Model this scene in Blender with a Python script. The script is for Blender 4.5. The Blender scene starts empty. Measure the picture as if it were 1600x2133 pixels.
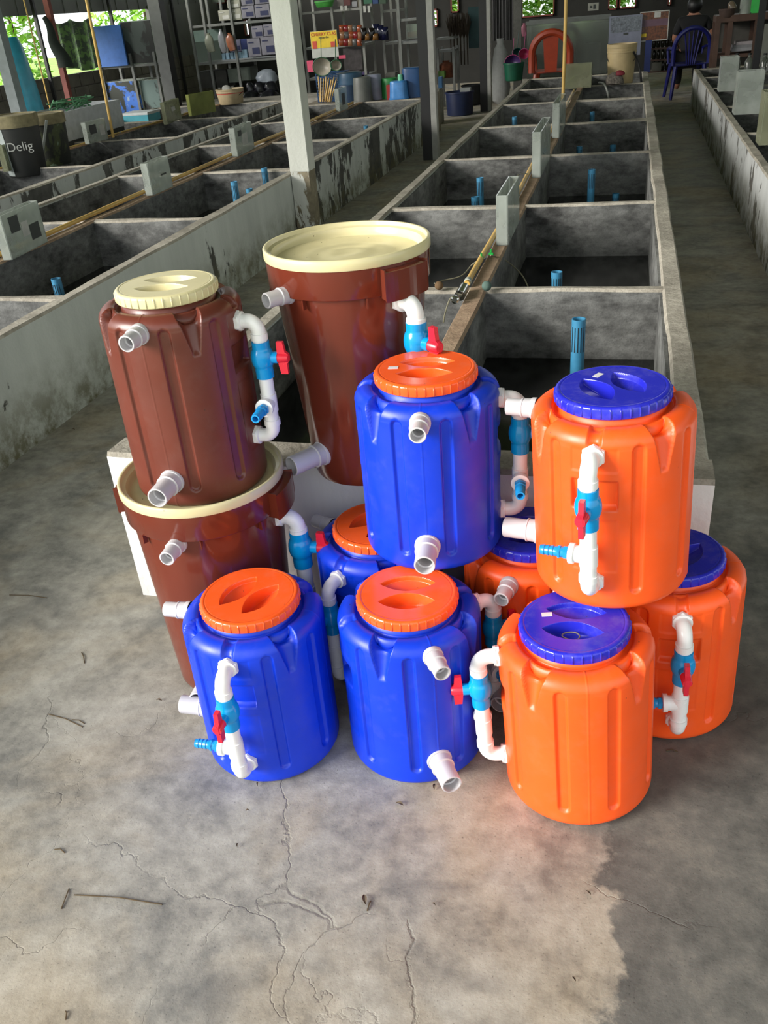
import bpy, bmesh, math, random
import numpy as np
from mathutils import Vector, Matrix, noise as mnoise
random.seed(7)
PI = math.pi
COL = bpy.context.scene.collection
SC = bpy.context.scene

# ------------------------------------------------------------------ camera
F_PX, CX, CY, CAM_H = 1820.0, 800.0, 1066.5, 1.5
_vy = np.array([1320 - CX, -37 - CY, F_PX]); _vy /= np.linalg.norm(_vy)
_k = 0.0885
_yv = -F_PX * F_PX / ((1320 - CX) * _k + (-37 - CY))
_d = np.array([_k * _yv, _yv, F_PX]); _d /= np.linalg.norm(_d)
_z = -_d; _x = np.cross(_vy, _z)
RM = np.array([_x, _vy, _z])            # world = RM @ (right, down, forward)
CAMP = np.array([0, 0, CAM_H])
cam_data = bpy.data.cameras.new('camera'); cam = bpy.data.objects.new('camera', cam_data)
COL.objects.link(cam)
cam_data.sensor_fit = 'VERTICAL'; cam_data.sensor_height = 24.0
cam_data.lens = F_PX / 2133.0 * 24.0
cam_data.clip_start = 0.05; cam_data.clip_end = 200
r, u, b = RM[:, 0], -RM[:, 1], -RM[:, 2]
cam.matrix_world = Matrix(((r[0], u[0], b[0], 0), (r[1], u[1], b[1], 0), (r[2], u[2], b[2], CAM_H), (0, 0, 0, 1)))
SC.camera = cam

# ------------------------------------------------------------------ light
world = bpy.data.worlds.new('sky'); SC.world = world; world.use_nodes = True
_wn = world.node_tree
_bg = _wn.nodes['Background']; _bg.inputs[0].default_value = (0.93, 0.97, 1.0, 1); _bg.inputs[1].default_value = 1.3
sun_d = bpy.data.lights.new('sun', 'SUN'); sun_d.energy = 4.8; sun_d.angle = math.radians(28); sun_d.color = (1.0, 0.96, 0.9)
sun = bpy.data.objects.new('sun', sun_d); COL.objects.link(sun)
_to = Vector((0.78, 0.60, -0.38)).normalized()
sun.rotation_euler = _to.to_track_quat('-Z', 'Y').to_euler(); sun.location = (-4, -4, 5)
SC.view_settings.view_transform = 'Standard'
try: SC.view_settings.look = 'None'
except Exception: pass
SC.view_settings.gamma = 1.0
SC.view_settings.use_curve_mapping = False
SC.view_settings.exposure = 0.4

# ------------------------------------------------------------------ pixel helpers (photograph frame 1600x2133)
def _ray(px, py): return RM @ np.array([px - CX, py - CY, F_PX])
def atY(px, py, Y):
    d = _ray(px, py); p = CAMP + d * (Y / d[1]); return Vector(p)
def atZ(px, py, z=0.0):
    d = _ray(px, py); p = CAMP + d * ((z - CAM_H) / d[2]); return Vector(p)
def atX(px, py, x):
    d = _ray(px, py); p = CAMP + d * (x / d[0]); return Vector(p)
def span(x0, x1, ytop, ybot, Y):
    """world centre x, bottom z, width and height of something standing at depth Y"""
    ym = (ytop + ybot) / 2; xm = (x0 + x1) / 2
    a, c = atY(x0, ym, Y), atY(x1, ym, Y)
    t, bt = atY(xm, ytop, Y), atY(xm, ybot, Y)
    return (a.x + c.x) / 2, bt.z, c.x - a.x, t.z - bt.z

def cspan(x0, x1, ytop, ybot, Y):
    xm = (x0 + x1) / 2; p = atY(xm, ybot, Y); d = (np.array(p) - CAMP) @ RM[:, 2]
    return p.x, p.z, (x1 - x0) * float(d) / F_PX, atY(xm, ytop, Y).z - p.z
# ------------------------------------------------------------------ materials
def srgb(r, g, b):
    f = lambda c: (c / 255 / 12.92) if c / 255 <= 0.04045 else ((c / 255 + 0.055) / 1.055) ** 2.4
    return (f(r), f(g), f(b))
MATS = {}
class NB:
    def __init__(s, name):
        s.m = bpy.data.materials.new(name); s.m.use_nodes = True; s.t = s.m.node_tree
        s.bsdf = s.t.nodes['Principled BSDF']; s.out = s.t.nodes['Material Output']
        s.co = s.t.nodes.new('ShaderNodeTexCoord'); MATS[name] = s.m
    def n(s, typ, **kw):
        nd = s.t.nodes.new(typ)
        for k, v in kw.items(): setattr(nd, k, v)
        return nd
    def l(s, a, b): s.t.links.new(a, b)
    def noise(s, scale, detail=4, rough=0.55, vec=None, dist=0.0):
        nd = s.n('ShaderNodeTexNoise'); nd.inputs['Scale'].default_value = scale
        nd.inputs['Detail'].default_value = detail; nd.inputs['Roughness'].default_value = rough
        nd.inputs['Distortion'].default_value = dist
        s.l(vec if vec is not None else s.co.outputs['Object'], nd.inputs['Vector']); return nd.outputs['Fac']
    def mapping(s, sc=(1, 1, 1), loc=(0, 0, 0), rot=(0, 0, 0), src=None):
        nd = s.n('ShaderNodeMapping'); nd.inputs['Scale'].default_value = sc; nd.inputs['Location'].default_value = loc
        nd.inputs['Rotation'].default_value = rot
        s.l(src if src is not None else s.co.outputs['Object'], nd.inputs['Vector']); return nd.outputs['Vector']
    def ramp(s, fac, stops, interp='LINEAR'):
        nd = s.n('ShaderNodeValToRGB'); nd.color_ramp.interpolation = interp
        el = nd.color_ramp.elements
        while len(el) > 1: el.remove(el[-1])
        for i, (p, c) in enumerate(stops):
            e = el[0] if i == 0 else el.new(p)
            e.position = p; c = c if isinstance(c, (tuple, list)) else (c, c, c); e.color = (*c[:3], 1)
        s.l(fac, nd.inputs['Fac']); return nd.outputs['Color']
    def mix(s, fac, a, c, mode='MIX'):
        nd = s.n('ShaderNodeMix', data_type='RGBA', blend_type=mode)
        for sock, v in ((nd.inputs[0], fac), (nd.inputs[6], a), (nd.inputs[7], c)):
            if hasattr(v, 'is_linked') or hasattr(v, 'links'): s.l(v, sock)
            elif isinstance(v, (tuple, list)): sock.default_value = (*v[:3], 1)
            else: sock.default_value = v
        return nd.outputs[2]
    def math(s, op, a, c=None, clamp=False):
        nd = s.n('ShaderNodeMath', operation=op); nd.use_clamp = clamp
        for sock, v in ((nd.inputs[0], a), (nd.inputs[1], c)):
            if v is None: continue
            if hasattr(v, 'links'): s.l(v, sock)
            else: sock.default_value = v
        return nd.outputs[0]
    def bump(s, h, strength=0.3, dist=0.01):
        nd = s.n('ShaderNodeBump'); nd.inputs['Strength'].default_value = strength; nd.inputs['Distance'].default_value = dist
        s.l(h, nd.inputs['Height']); s.l(nd.outputs['Normal'], s.bsdf.inputs['Normal'])
    def col(s, c): 
        if hasattr(c, 'links'): s.l(c, s.bsdf.inputs['Base Color'])
        else: s.bsdf.inputs['Base Color'].default_value = (*c[:3], 1)
    def set(s, **kw):
        for k, v in kw.items():
            s.bsdf.inputs[k.replace('_', ' ')].default_value = v

def simple(name, rgb, rough=0.45, var=0.12, scale=14, metal=0.0, bump=0.0, bscale=60, spec=0.5):
    if name in MATS: return MATS[name]
    k = NB(name); c = srgb(*rgb)
    f = k.noise(scale, 3)
    lo = tuple(v * (1 - var) for v in c); hi = tuple(min(1, v * (1 + var)) for v in c)
    k.col(k.ramp(f, [(0.3, lo), (0.7, hi)]))
    k.set(Roughness=rough, Metallic=metal); k.bsdf.inputs['Specular IOR Level'].default_value = spec
    if bump: k.bump(k.noise(bscale, 4), bump, 0.004)
    return k.m

def plastic(name, rgb, rough=0.34, grain=0.12, dust=0.0):
    k = NB(name); c = srgb(*rgb)
    f = k.noise(9, 4)
    base = k.ramp(f, [(0.3, tuple(v * 0.93 for v in c)), (0.7, tuple(min(1, v * 1.05) for v in c))])
    if dust:
        sp = k.n('ShaderNodeTexVoronoi'); sp.inputs['Scale'].default_value = 55
        k.l(k.co.outputs['Object'], sp.inputs['Vector'])
        m = k.math('LESS_THAN', sp.outputs['Distance'], 0.07)
        m2 = k.math('GREATER_THAN', k.noise(30, 2), 0.62); m = k.math('MULTIPLY', m, m2)
        base = k.mix(m, base, (0.03, 0.02, 0.015))
        d = k.ramp(k.noise(22, 6, 0.7), [(0.5, 0.0), (0.85, dust)])
        base = k.mix(d, base, (0.45, 0.40, 0.34))
    k.col(base)
    k.l(k.ramp(k.noise(16, 5), [(0.3, rough * 0.85), (0.75, rough * 1.25)]), k.bsdf.inputs['Roughness'])
    if grain: k.bump(k.noise(900, 2), grain, 0.0006)
    return k.m

M_BLUE = plastic('drum_blue', (0, 54, 202), 0.40, dust=0.05)
M_ORANGE = plastic('drum_orange', (252, 90, 26), 0.38, dust=0.06)
M_BROWN = plastic('drum_brown', (104, 50, 38), 0.33, dust=0.05)
M_BUCKET = plastic('bucket_brown', (104, 46, 32), 0.13, grain=0.0)
M_LIDO = plastic('lid_orange', (246, 92, 32), 0.2, grain=0.0, dust=0.1)
M_LIDB = plastic('lid_blue', (38, 42, 185), 0.2, grain=0.0, dust=0.16)
M_LIDC = plastic('lid_cream', (214, 204, 158), 0.22, grain=0.0, dust=0.12)
M_PVC = plastic('white_pvc', (236, 236, 234), 0.25, grain=0.04)
M_PVCG = plastic('grey_pvc', (196, 194, 196), 0.3, grain=0.04)
M_VALVE = plastic('valve_blue', (8, 148, 214), 0.2, grain=0.0)
M_BARB = plastic('barb_blue', (30, 140, 205), 0.22, grain=0.0)
M_RED = plastic('handle_red', (214, 38, 58), 0.28, grain=0.0)
M_STICK = simple('price_sticker', (214, 210, 212), 0.6)
M_STICKL = simple('sticker_print', (120, 90, 110), 0.6)

def concrete(name, dark, light, top=False, scale=3.0, bump=0.35, stretch=(1, 1, 1), rough=0.9):
    k = NB(name); v = k.mapping(stretch)
    a = k.noise(scale, 6, 0.62, v); c = k.noise(scale * 6, 5, 0.6, v); d = k.noise(60, 4, 0.6)
    f = k.math('ADD', k.math('MULTIPLY', a, 0.62), k.math('MULTIPLY', c, 0.38))
    colr = k.ramp(f, [(0.36, srgb(*dark)), (0.5, tuple((x + y) / 2 for x, y in zip(srgb(*dark), srgb(*light)))), (0.62, srgb(*light))])
    sp = k.ramp(k.noise(140, 3), [(0.30, 0.75), (0.5, 1.0)])
    k.col(k.mix(1.0, colr, sp, 'MULTIPLY')); k.set(Roughness=rough)
    k.bump(k.math('ADD', d, k.math('MULTIPLY', c, 1.5)), bump, 0.006)
    return k.m
def whitewash(name, amount=0.5, dark=(70, 70, 66), white=(176, 180, 178), algae=0.4, peel_from=None):
    """thin lime paint over cement, peeled in upright flakes; algae near the ground"""
    k = NB(name)
    v = k.mapping((1, 1.0, 0.45)); f = k.noise(3.2, 7, 0.68, v, 0.4)
    if peel_from:
        s0 = k.n('ShaderNodeSeparateXYZ'); k.l(k.co.outputs['Object'], s0.inputs[0])
        f = k.math('ADD', f, k.math('MULTIPLY', k.ramp(k.math('MULTIPLY', s0.outputs[1], 0.1), [(peel_from / 10, 0.0), (peel_from / 10 + 0.05, 1.0)]), 0.15))
    m = k.ramp(f, [(amount - 0.012, 1.0), (amount + 0.012, 0.0)])
    w = k.ramp(k.noise(5, 6, 0.6, k.mapping((1, 1, 0.25))), [(0.3, tuple(x * 0.8 for x in srgb(*white))), (0.65, srgb(*white))])
    dk = k.ramp(k.noise(7, 6, 0.65), [(0.35, tuple(x * 0.55 for x in srgb(*dark))), (0.65, tuple(x * 1.3 for x in srgb(*dark)))])
    base = k.mix(m, dk, w)
    sep = k.n('ShaderNodeSeparateXYZ'); k.l(k.co.outputs['Object'], sep.inputs[0])
    lowz = k.math('SUBTRACT', 0.32, sep.outputs[2], clamp=True)
    am = k.math('MULTIPLY', k.math('MULTIPLY', lowz, 3.4 * algae), k.ramp(k.noise(9, 6, 0.7), [(0.4, 0.0), (0.6, 1.0)]), clamp=True)
    base = k.mix(am, base, srgb(92, 88, 62)); k.col(base); k.set(Roughness=0.88)
    k.bump(k.math('ADD', k.math('MULTIPLY', m, 0.6), k.noise(50, 5)), 0.4, 0.006)
    return k.m
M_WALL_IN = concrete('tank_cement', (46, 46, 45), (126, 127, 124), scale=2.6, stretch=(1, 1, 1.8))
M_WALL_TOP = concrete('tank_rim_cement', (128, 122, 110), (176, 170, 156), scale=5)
M_RIM_CLAY = concrete('tank_rim_clay', (130, 106, 84), (172, 148, 122), scale=5)
M_WASH_MID = whitewash('wash_front', 0.72, white=(246, 246, 242), algae=0.15)
M_WASH_LEFT = whitewash('wash_left', 0.62, white=(176, 180, 174), algae=0.5)
M_WASH_PEEL = whitewash('wash_peeled', 0.50, white=(168, 172, 168), algae=0.9)
M_COLUMN = whitewash('column_paint', 0.80, white=(196, 198, 188), dark=(150, 146, 128), algae=0.0)
M_WATER = NB('dark_water'); M_WATER.col(srgb(16, 18, 15)); M_WATER.set(Roughness=0.12)
M_WATER.bump(M_WATER.noise(9, 3), 0.05, 0.01); M_WATER = M_WATER.m
M_STEEL_D = simple('dark_steel', (18, 18, 18), 0.5)
M_STEEL_W = simple('pale_painted_steel', (140, 140, 134), 0.5)
M_STEEL_G = simple('galvanised_tube', (112, 114, 110), 0.45, metal=0.3)
M_RUST = simple('red_oxide_steel', (110, 48, 36), 0.6)
M_SHEET = simple('grey_sheet', (92, 94, 88), 0.6, var=0.2, scale=2)
M_ROOF = simple('roof_sheet', (150, 150, 146), 0.6)
M_TIMBER = simple('dark_timber', (74, 52, 40), 0.6, var=0.25, scale=6)
M_BAMBOO = simple('yellow_pipe', (196, 160, 84), 0.4, var=0.2, scale=5)
M_PIPEB = simple('blue_pipe', (52, 118, 152), 0.45, var=0.2)
M_BLACK = simple('black_stuff', (14, 14, 15), 0.6)

# ---- floor
def floor_material():
    k = NB('worn_concrete_floor')
    P = k.co.outputs['Object']
    big = k.noise(1.5, 5, 0.6, dist=0.5); mid = k.noise(4.5, 6, 0.62, dist=0.3); fine = k.noise(26, 6, 0.65); grit = k.noise(160, 3, 0.6)
    f = k.math('ADD', k.math('MULTIPLY', mid, 0.6), k.math('MULTIPLY', fine, 0.4))
    grey = k.ramp(f, [(0.36, srgb(112, 111, 106)), (0.50, srgb(150, 147, 138)), (0.63, srgb(174, 171, 161))])
    tan = k.ramp(f, [(0.36, srgb(124, 112, 92)), (0.5, srgb(158, 144, 120)), (0.66, srgb(178, 165, 142))])
    base = k.mix(k.ramp(big, [(0.44, 0.0), (0.62, 0.75)]), grey, tan)
    # dark smudges
    sm = k.ramp(k.noise(3.1, 4, 0.5, k.mapping((1, 1.6, 1), (3.7, 1.2, 0)), 0.7), [(0.56, 0.0), (0.70, 0.55)])
    base = k.mix(sm, base, srgb(96, 96, 94))
    # damp, darker concrete on the right with a ragged edge
    wob = k.n('ShaderNodeTexNoise'); wob.inputs['Scale'].default_value = 5.5; wob.inputs['Detail'].default_value = 7
    wob.inputs['Roughness'].default_value = 0.65; k.l(P, wob.inputs['Vector'])
    sep = k.n('ShaderNodeSeparateXYZ'); k.l(P, sep.inputs[0]); X, Y = sep.outputs[0], sep.outputs[1]
    w = k.math('MULTIPLY', k.math('SUBTRACT', wob.outputs['Fac'], 0.5), 0.42)
    edge = k.math('ADD', k.math('SUBTRACT', X, 0.045), w)
    dm = k.math('MULTIPLY', k.ramp(edge, [(0.0, 0.0), (0.028, 0.95)]), k.ramp(k.math('MULTIPLY', k.math('ADD', Y, k.math('MULTIPLY', w, 6.0)), 0.2), [(0.42, 1.0), (0.62, 0.0)]))
    dmp = k.ramp(f, [(0.36, srgb(70, 71, 68)), (0.52, srgb(96, 95, 90)), (0.68, srgb(122, 118, 108))])
    base = k.mix(dm, base, dmp)
    # cracks: two voronoi scales bent by noise, thinned out by a mask
    nv = k.n('ShaderNodeTexNoise'); nv.inputs['Scale'].default_value = 4; nv.inputs['Detail'].default_value = 7; k.l(P, nv.inputs['Vector'])
    vm = k.n('ShaderNodeVectorMath', operation='MULTIPLY_ADD'); k.l(nv.outputs['Color'], vm.inputs[0])
    vm.inputs[1].default_value = (0.42, 0.42, 0); k.l(P, vm.inputs[2])
    cr = None
    for sc, wd, lo in ((1.3, 0.0010, 0.52), (3.2, 0.0013, 0.55)):
        vo = k.n('ShaderNodeTexVoronoi', feature='DISTANCE_TO_EDGE'); vo.inputs['Scale'].default_value = sc; k.l(vm.outputs[0], vo.inputs['Vector'])
        c = k.ramp(vo.outputs['Distance'], [(0.0, 1.0), (wd * sc, 0.0)])
        c = k.math('MULTIPLY', c, k.ramp(k.noise(1.7, 3, 0.5, k.mapping((1, 1, 1), (sc * 3, 2, 0))), [(lo, 0.0), (lo + 0.08, 0.7)]))
        cr = c if cr is None else k.math('MAXIMUM', cr, c)
    # the long crack that runs towards the camera
    cx_ = k.math('ADD', k.math('MULTIPLY', Y, -0.29), k.math('MULTIPLY', k.math('SUBTRACT', k.noise(9, 5, 0.6), 0.5), 0.07))
    dx = k.math('ABSOLUTE', k.math('SUBTRACT', k.math('SUBTRACT', X, cx_), -0.025))
    c3 = k.math('MULTIPLY', k.ramp(dx, [(0.0, 1.0), (0.0022, 0.0)]), k.ramp(Y, [(0.0, 1.0), (1.06, 1.0), (1.16, 0.0)]))
    cr = k.math('MAXIMUM', cr, k.math('MULTIPLY', c3, 0.9))
    base = k.mix(k.math('MULTIPLY', cr, 0.45), base, srgb(62, 60, 54))
    pits = k.ramp(k.noise(210, 2, 0.5), [(0.27, 0.6), (0.36, 1.0)])
    base = k.mix(1.0, base, pits, 'MULTIPLY')
    k.col(base)
    k.l(k.ramp(f, [(0.3, 0.62), (0.7, 0.85)]), k.bsdf.inputs['Roughness'])
    h = k.math('ADD', k.math('MULTIPLY', fine, 0.5), k.math('MULTIPLY', grit, 0.35))
    h = k.math('SUBTRACT', h, k.math('MULTIPLY', cr, 0.9))
    k.bump(h, 0.42, 0.004)
    return k.m
M_FLOOR = floor_material()

def glass_mat(name, tint=(232, 240, 234), dirt=0.42, dirtc=(188, 194, 186)):
    k = NB(name)
    k.set(Roughness=0.08); k.bsdf.inputs['Transmission Weight'].default_value = 1.0; k.bsdf.inputs['IOR'].default_value = 1.45
    k.col(srgb(*tint))
    dif = k.n('ShaderNodeBsdfDiffuse'); dif.inputs['Color'].default_value = (*srgb(*dirtc), 1)
    mx = k.n('ShaderNodeMixShader')
    f = k.ramp(k.noise(6, 3, 0.5), [(0.3, dirt * 0.7), (0.7, min(1, dirt * 1.3))])
    k.l(f, mx.inputs[0]); k.l(k.bsdf.outputs[0], mx.inputs[1]); k.l(dif.outputs[0], mx.inputs[2]); k.l(mx.outputs[0], k.out.inputs['Surface'])
    return k.m
M_GLASS = glass_mat('dusty_glass')
M_GLASSC = glass_mat('clear_glass', dirt=0.12)
M_GLASSM = glass_mat('mossy_glass', (214, 222, 196), 0.42, (158, 160, 134))

# ------------------------------------------------------------------ mesh helpers
class MB:
    """collects geometry, builds ONE mesh object"""
    def __init__(s): s.v = []; s.f = []; s.mi = []; s.m = 0
    def add(s, vs, fs):
        o = len(s.v); s.v += [tuple(v) for v in vs]; s.f += [tuple(i + o for i in f) for f in fs]; s.mi += [s.m] * len(fs); return s
    def box(s, c, size, rz=0.0, jit=0.0, M=None):
        hx, hy, hz = size[0] / 2, size[1] / 2, size[2] / 2; vs = []
        ca, sa = math.cos(rz), math.sin(rz)
        for z in (-hz, hz):
            for x, y in ((-hx, -hy), (hx, -hy), (hx, hy), (-hx, hy)):
                p = Vector((x * ca - y * sa, x * sa + y * ca, z))
                if M: p = M @ p
                vs.append(p + Vector(c) + Vector((random.uniform(-jit, jit),) * 3))
        return s.add(vs, [(0, 3, 2, 1), (4, 5, 6, 7), (0, 1, 5, 4), (1, 2, 6, 5), (2, 3, 7, 6), (3, 0, 4, 7)])
    def lathe(s, prof, o=(0, 0, 0), axis=(0, 0, 1), n=32, cap0=True, cap1=True):
        """prof: list of (t along axis, radius)"""
        a = Vector(axis).normalized(); t = Vector((1, 0, 0)) if abs(a.x) < 0.9 else Vector((0, 1, 0))
        e1 = a.cross(t).normalized(); e2 = a.cross(e1); o = Vector(o); vs = []
        for (h, rr) in prof:
            for i in range(n):
                q = 2 * PI * i / n; vs.append(o + a * h + (e1 * math.cos(q) + e2 * math.sin(q)) * rr)
        fs = []
        for j in range(len(prof) - 1):
            for i in range(n):
                k = (i + 1) % n; fs.append((j * n + i, j * n + k, (j + 1) * n + k, (j + 1) * n + i))
        if cap0: fs.append(tuple(reversed(range(n))))
        if cap1: fs.append(tuple((len(prof) - 1) * n + i for i in range(n)))
        return s.add(vs, fs)
    def tube(s, pts, rad, n=16, cap=True):
        pts = [Vector(p) for p in pts]; N = len(pts); rads = rad if isinstance(rad, (list, tuple)) else [rad] * N
        tan = []
        for i in range(N):
            a = pts[max(i - 1, 0)]; c = pts[min(i + 1, N - 1)]; tan.append((c - a).normalized())
        up = Vector((0, 0, 1)) if abs(tan[0].z) < 0.9 else Vector((1, 0, 0))
        e = tan[0].cross(up).normalized(); vs = []
        for i in range(N):
            e = (e - tan[i] * e.dot(tan[i])).normalized(); g = tan[i].cross(e)
            for k in range(n):
                q = 2 * PI * k / n; vs.append(pts[i] + (e * math.cos(q) + g * math.sin(q)) * rads[i])
        fs = []
        for j in range(N - 1):
            for i in range(n):
                k = (i + 1) % n; fs.append((j * n + i, j * n + k, (j + 1) * n + k, (j + 1) * n + i))
        if cap: fs.append(tuple(reversed(range(n)))); fs.append(tuple((N - 1) * n + i for i in range(n)))
        return s.add(vs, fs)
    def prism(s, poly, z0, z1, M=None):
        """poly: list of (x,y); extruded along local z"""
        n = len(poly); vs = [Vector((x, y, z)) for z in (z0, z1) for x, y in poly]
        if M: vs = [M @ v for v in vs]
        fs = [tuple(reversed(range(n))), tuple(range(n, 2 * n))] + [(i, (i + 1) % n, n + (i + 1) % n, n + i) for i in range(n)]
        return s.add(vs, fs)
    def mesh(s, name, mats, smooth=False, bevel=None):
        me = bpy.data.meshes.new(name); me.from_pydata(s.v, [], s.f)
        for m in (mats if isinstance(mats, (list, tuple)) else [mats]): me.materials.append(m)
        if any(s.mi): me.polygons.foreach_set('material_index', s.mi)
        bm = bmesh.new(); bm.from_mesh(me); bmesh.ops.recalc_face_normals(bm, faces=bm.faces)
        if bevel: bmesh.ops.bevel(bm, geom=[e for e in bm.edges], offset=bevel, segments=2, affect='EDGES', clamp_overlap=True)
        bm.to_mesh(me); bm.free()
        if smooth:
            me.polygons.foreach_set('use_smooth', [True] * len(me.polygons))
            try: me.set_sharp_from_angle(angle=math.radians(38))
            except Exception: pass
        me.update(); return me
    def build(s, name, mats, parent=None, smooth=False, bevel=None):
        o = bpy.data.objects.new(name, s.mesh(name, mats, smooth, bevel)); COL.objects.link(o)
        if parent: o.parent = parent
        return o
def empty(name, loc=(0, 0, 0), rz=0.0, rot=None, parent=None):
    o = bpy.data.objects.new(name, None); COL.objects.link(o); o.location = loc
    o.rotation_euler = rot if rot else (0, 0, rz); o.empty_display_size = 0.1
    if parent: o.parent = parent
    return o
def tag(o, label, cat, group=None, kind=None):
    if label: o['label'] = label
    if cat: o['category'] = cat
    if group: o['group'] = group
    if kind: o['kind'] = kind
    return o
def copy_tree(o, parent=None):
    c = o.copy(); COL.objects.link(c); c.parent = parent
    for ch in list(o.children): copy_tree(ch, c)
    return c
def text_mesh(txt, size, mat, name, parent, loc, rot):
    cu = bpy.data.curves.new(name, 'FONT'); cu.body = txt; cu.size = size; cu.extrude = 0.0006
    cu.align_x = 'CENTER'; cu.align_y = 'CENTER'
    o = bpy.data.objects.new(name, cu); COL.objects.link(o)
    dg = bpy.context.evaluated_depsgraph_get(); me = bpy.data.meshes.new_from_object(o.evaluated_get(dg))
    bpy.data.objects.remove(o); me.materials.clear(); me.materials.append(mat)
    ob = bpy.data.objects.new(name, me); COL.objects.link(ob); ob.parent = parent; ob.location = loc; ob.rotation_euler = rot
    return ob

# ------------------------------------------------------------------ setting
def rough_wall(x0, x1, y0, y1, z0, z1, along, step=0.12, amp=0.006):
    """cement wall with an uneven rim; slot 0 sides, slot 1 rim"""
    m = MB(); L = (y1 - y0) if along == 'y' else (x1 - x0); n = max(2, int(L / step))
    zs = [z0, z0 + (z1 - z0) * 0.33, z0 + (z1 - z0) * 0.7, z1 - 0.012, z1]
    ring = []
    for i in range(n + 1):
        t = i / n
        loop = []
        def P(side, z, inset=0.0):
            s_ = -1 if side == 0 else 1
            if along == 'y':
                x = (x0 if side == 0 else x1) - s_ * inset; y = y0 + (y1 - y0) * t
            else:
                y = (y0 if side == 0 else y1) - s_ * inset; x = x0 + (x1 - x0) * t
            k = mnoise.noise(Vector((x * 3.1, y * 3.1, z * 4 + side * 7))) * amp
            kz = mnoise.noise(Vector((x * 2.3 + 9, y * 2.3, side))) * amp * (1.0 if z > z1 - 0.02 else 0)
            return (x + (k * s_ if along == 'y' else 0), y + (k * s_ if along != 'y' else 0), z + kz)
        for z in zs[:-1]: loop.append(P(0, z))
        loop.append(P(0, z1, 0.008)); loop.append(P(1, z1, 0.008))
        for z in reversed(zs[:-1]): loop.append(P(1, z))
        ring.append(loop)
    k = len(ring[0]); vs = [p for lp in ring for p in lp]
    for i in range(n):
        for j in range(k):
            j2 = (j + 1) % k
            m.m = 1 if 3 <= j <= 5 else 0
            m.add([], [])
            m.f.append((i * k + j, i * k + j2, (i + 1) * k + j2, (i + 1) * k + j)); m.mi.append(m.m)
    m.v = [tuple(v) for v in vs]
    m.f.append(tuple(range(k))); m.mi.append(0); m.f.append(tuple(reversed(range(n * k, n * k + k)))); m.mi.append(0)
    return m

def struct(o): o['kind'] = 'structure'; return o
# floor slab
fl = MB(); fl.box((-1.0, 10.0, -0.05), (17.0, 27.0, 0.1)); struct(fl.build('floor', M_FLOOR))
# ground outside
M_GRASS = simple('grass_ground', (150, 185, 90), 0.9, var=0.4, scale=3)
gr = MB(); gr.box((0, 10, -0.32), (120, 120, 0.3)); struct(gr.build('ground', M_GRASS))

Z_RIM = 0.48
YW = [1.915, 3.47, 5.08, 6.78, 8.48, 10.25, 11.8, 13.25]    # cross walls of the middle block
def tank_block(name, label, xl, xc, xr, ys, water, th=0.065, first=0.12, outer_l=M_WASH_LEFT, outer_r=M_WASH_LEFT, zr=Z_RIM, front=M_WASH_MID, clay=True, ysr=None):
    root = tag(empty(name, ((xl + xr) / 2, ys[0], 0)), label, 'fish tanks')
    off = Vector((-(xl + xr) / 2, -ys[0], 0))
    def B(m, nm, mats):
        m.v = [(v[0] + off.x, v[1] + off.y, v[2]) for v in m.v]; return m.build(nm, mats, root)
    B(rough_wall(xl, xl + th, ys[0] + 0.03, ys[-1], 0, zr, 'y'), 'side_wall', [outer_l, M_WALL_TOP])
    B(rough_wall(xr - 0.075, xr, ys[0] + 0.03, ys[-1], 0, zr, 'y'), 'side_wall', [outer_r, M_WALL_TOP])
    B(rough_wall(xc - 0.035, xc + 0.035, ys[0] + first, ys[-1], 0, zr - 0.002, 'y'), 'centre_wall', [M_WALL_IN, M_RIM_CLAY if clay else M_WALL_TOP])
    B(rough_wall(xl - 0.003, xr + 0.003, ys[0], ys[0] + first, 0, zr + 0.002, 'x'), 'end_wall', [front, M_WALL_TOP])
    for side in (0, 1):
        a, c = (xl + th, xc - 0.035) if side == 0 else (xc + 0.035, xr - 0.075)
        yy = ys if (side == 0 or ysr is None) else ysr
        for y in yy[1:]:
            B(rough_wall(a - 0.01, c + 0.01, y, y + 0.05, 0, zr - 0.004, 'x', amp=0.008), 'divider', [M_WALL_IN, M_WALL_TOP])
    # inner faces of the long walls, bare cement render
    wt = MB(); wt.box(((xl + xr) / 2, (ys[0] + ys[-1]) / 2 + 0.03, water / 2), (xr - xl - 0.16, ys[-1] - ys[0] - 0.1, water))
    B(wt, 'water', M_WATER)
    for (a, nm) in ((xl + th + 0.004, 1), (xr - 0.075 - 0.004, -1)):
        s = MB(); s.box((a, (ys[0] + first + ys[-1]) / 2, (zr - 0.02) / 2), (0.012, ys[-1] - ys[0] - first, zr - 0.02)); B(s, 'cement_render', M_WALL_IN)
    return root
MID = tank_block('tank_row', 'long middle double row of grey concrete fish tanks behind the stacked drums', -1.345, -0.545, 0.247, YW, 0.19,
                 outer_r=whitewash('wash_aisle', 0.60, white=(190, 184, 170), algae=0.2))
LEFT = tank_block('tank_row', 'double row of concrete fish tanks left of the white column with pale outer wall', -3.98, -3.2, -2.35,
                  [0.4, 1.75, 3.38, 4.98, 6.65, 8.2, 9.82, 11.5], 0.2, outer_r=whitewash('wash_left_long', 0.64, white=(182, 186, 180), dark=(60, 60, 56), algae=0.9, peel_from=5.9))
FARL = tank_block('tank_row', 'farthest left double row of mossy concrete fish tanks with peeling whitewash', -6.5, -5.5, -4.45,
                  [2.2, 4.0, 5.6, 7.3, 9.0, 10.7, 12.4], 0.2, outer_r=M_WASH_PEEL)
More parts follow.
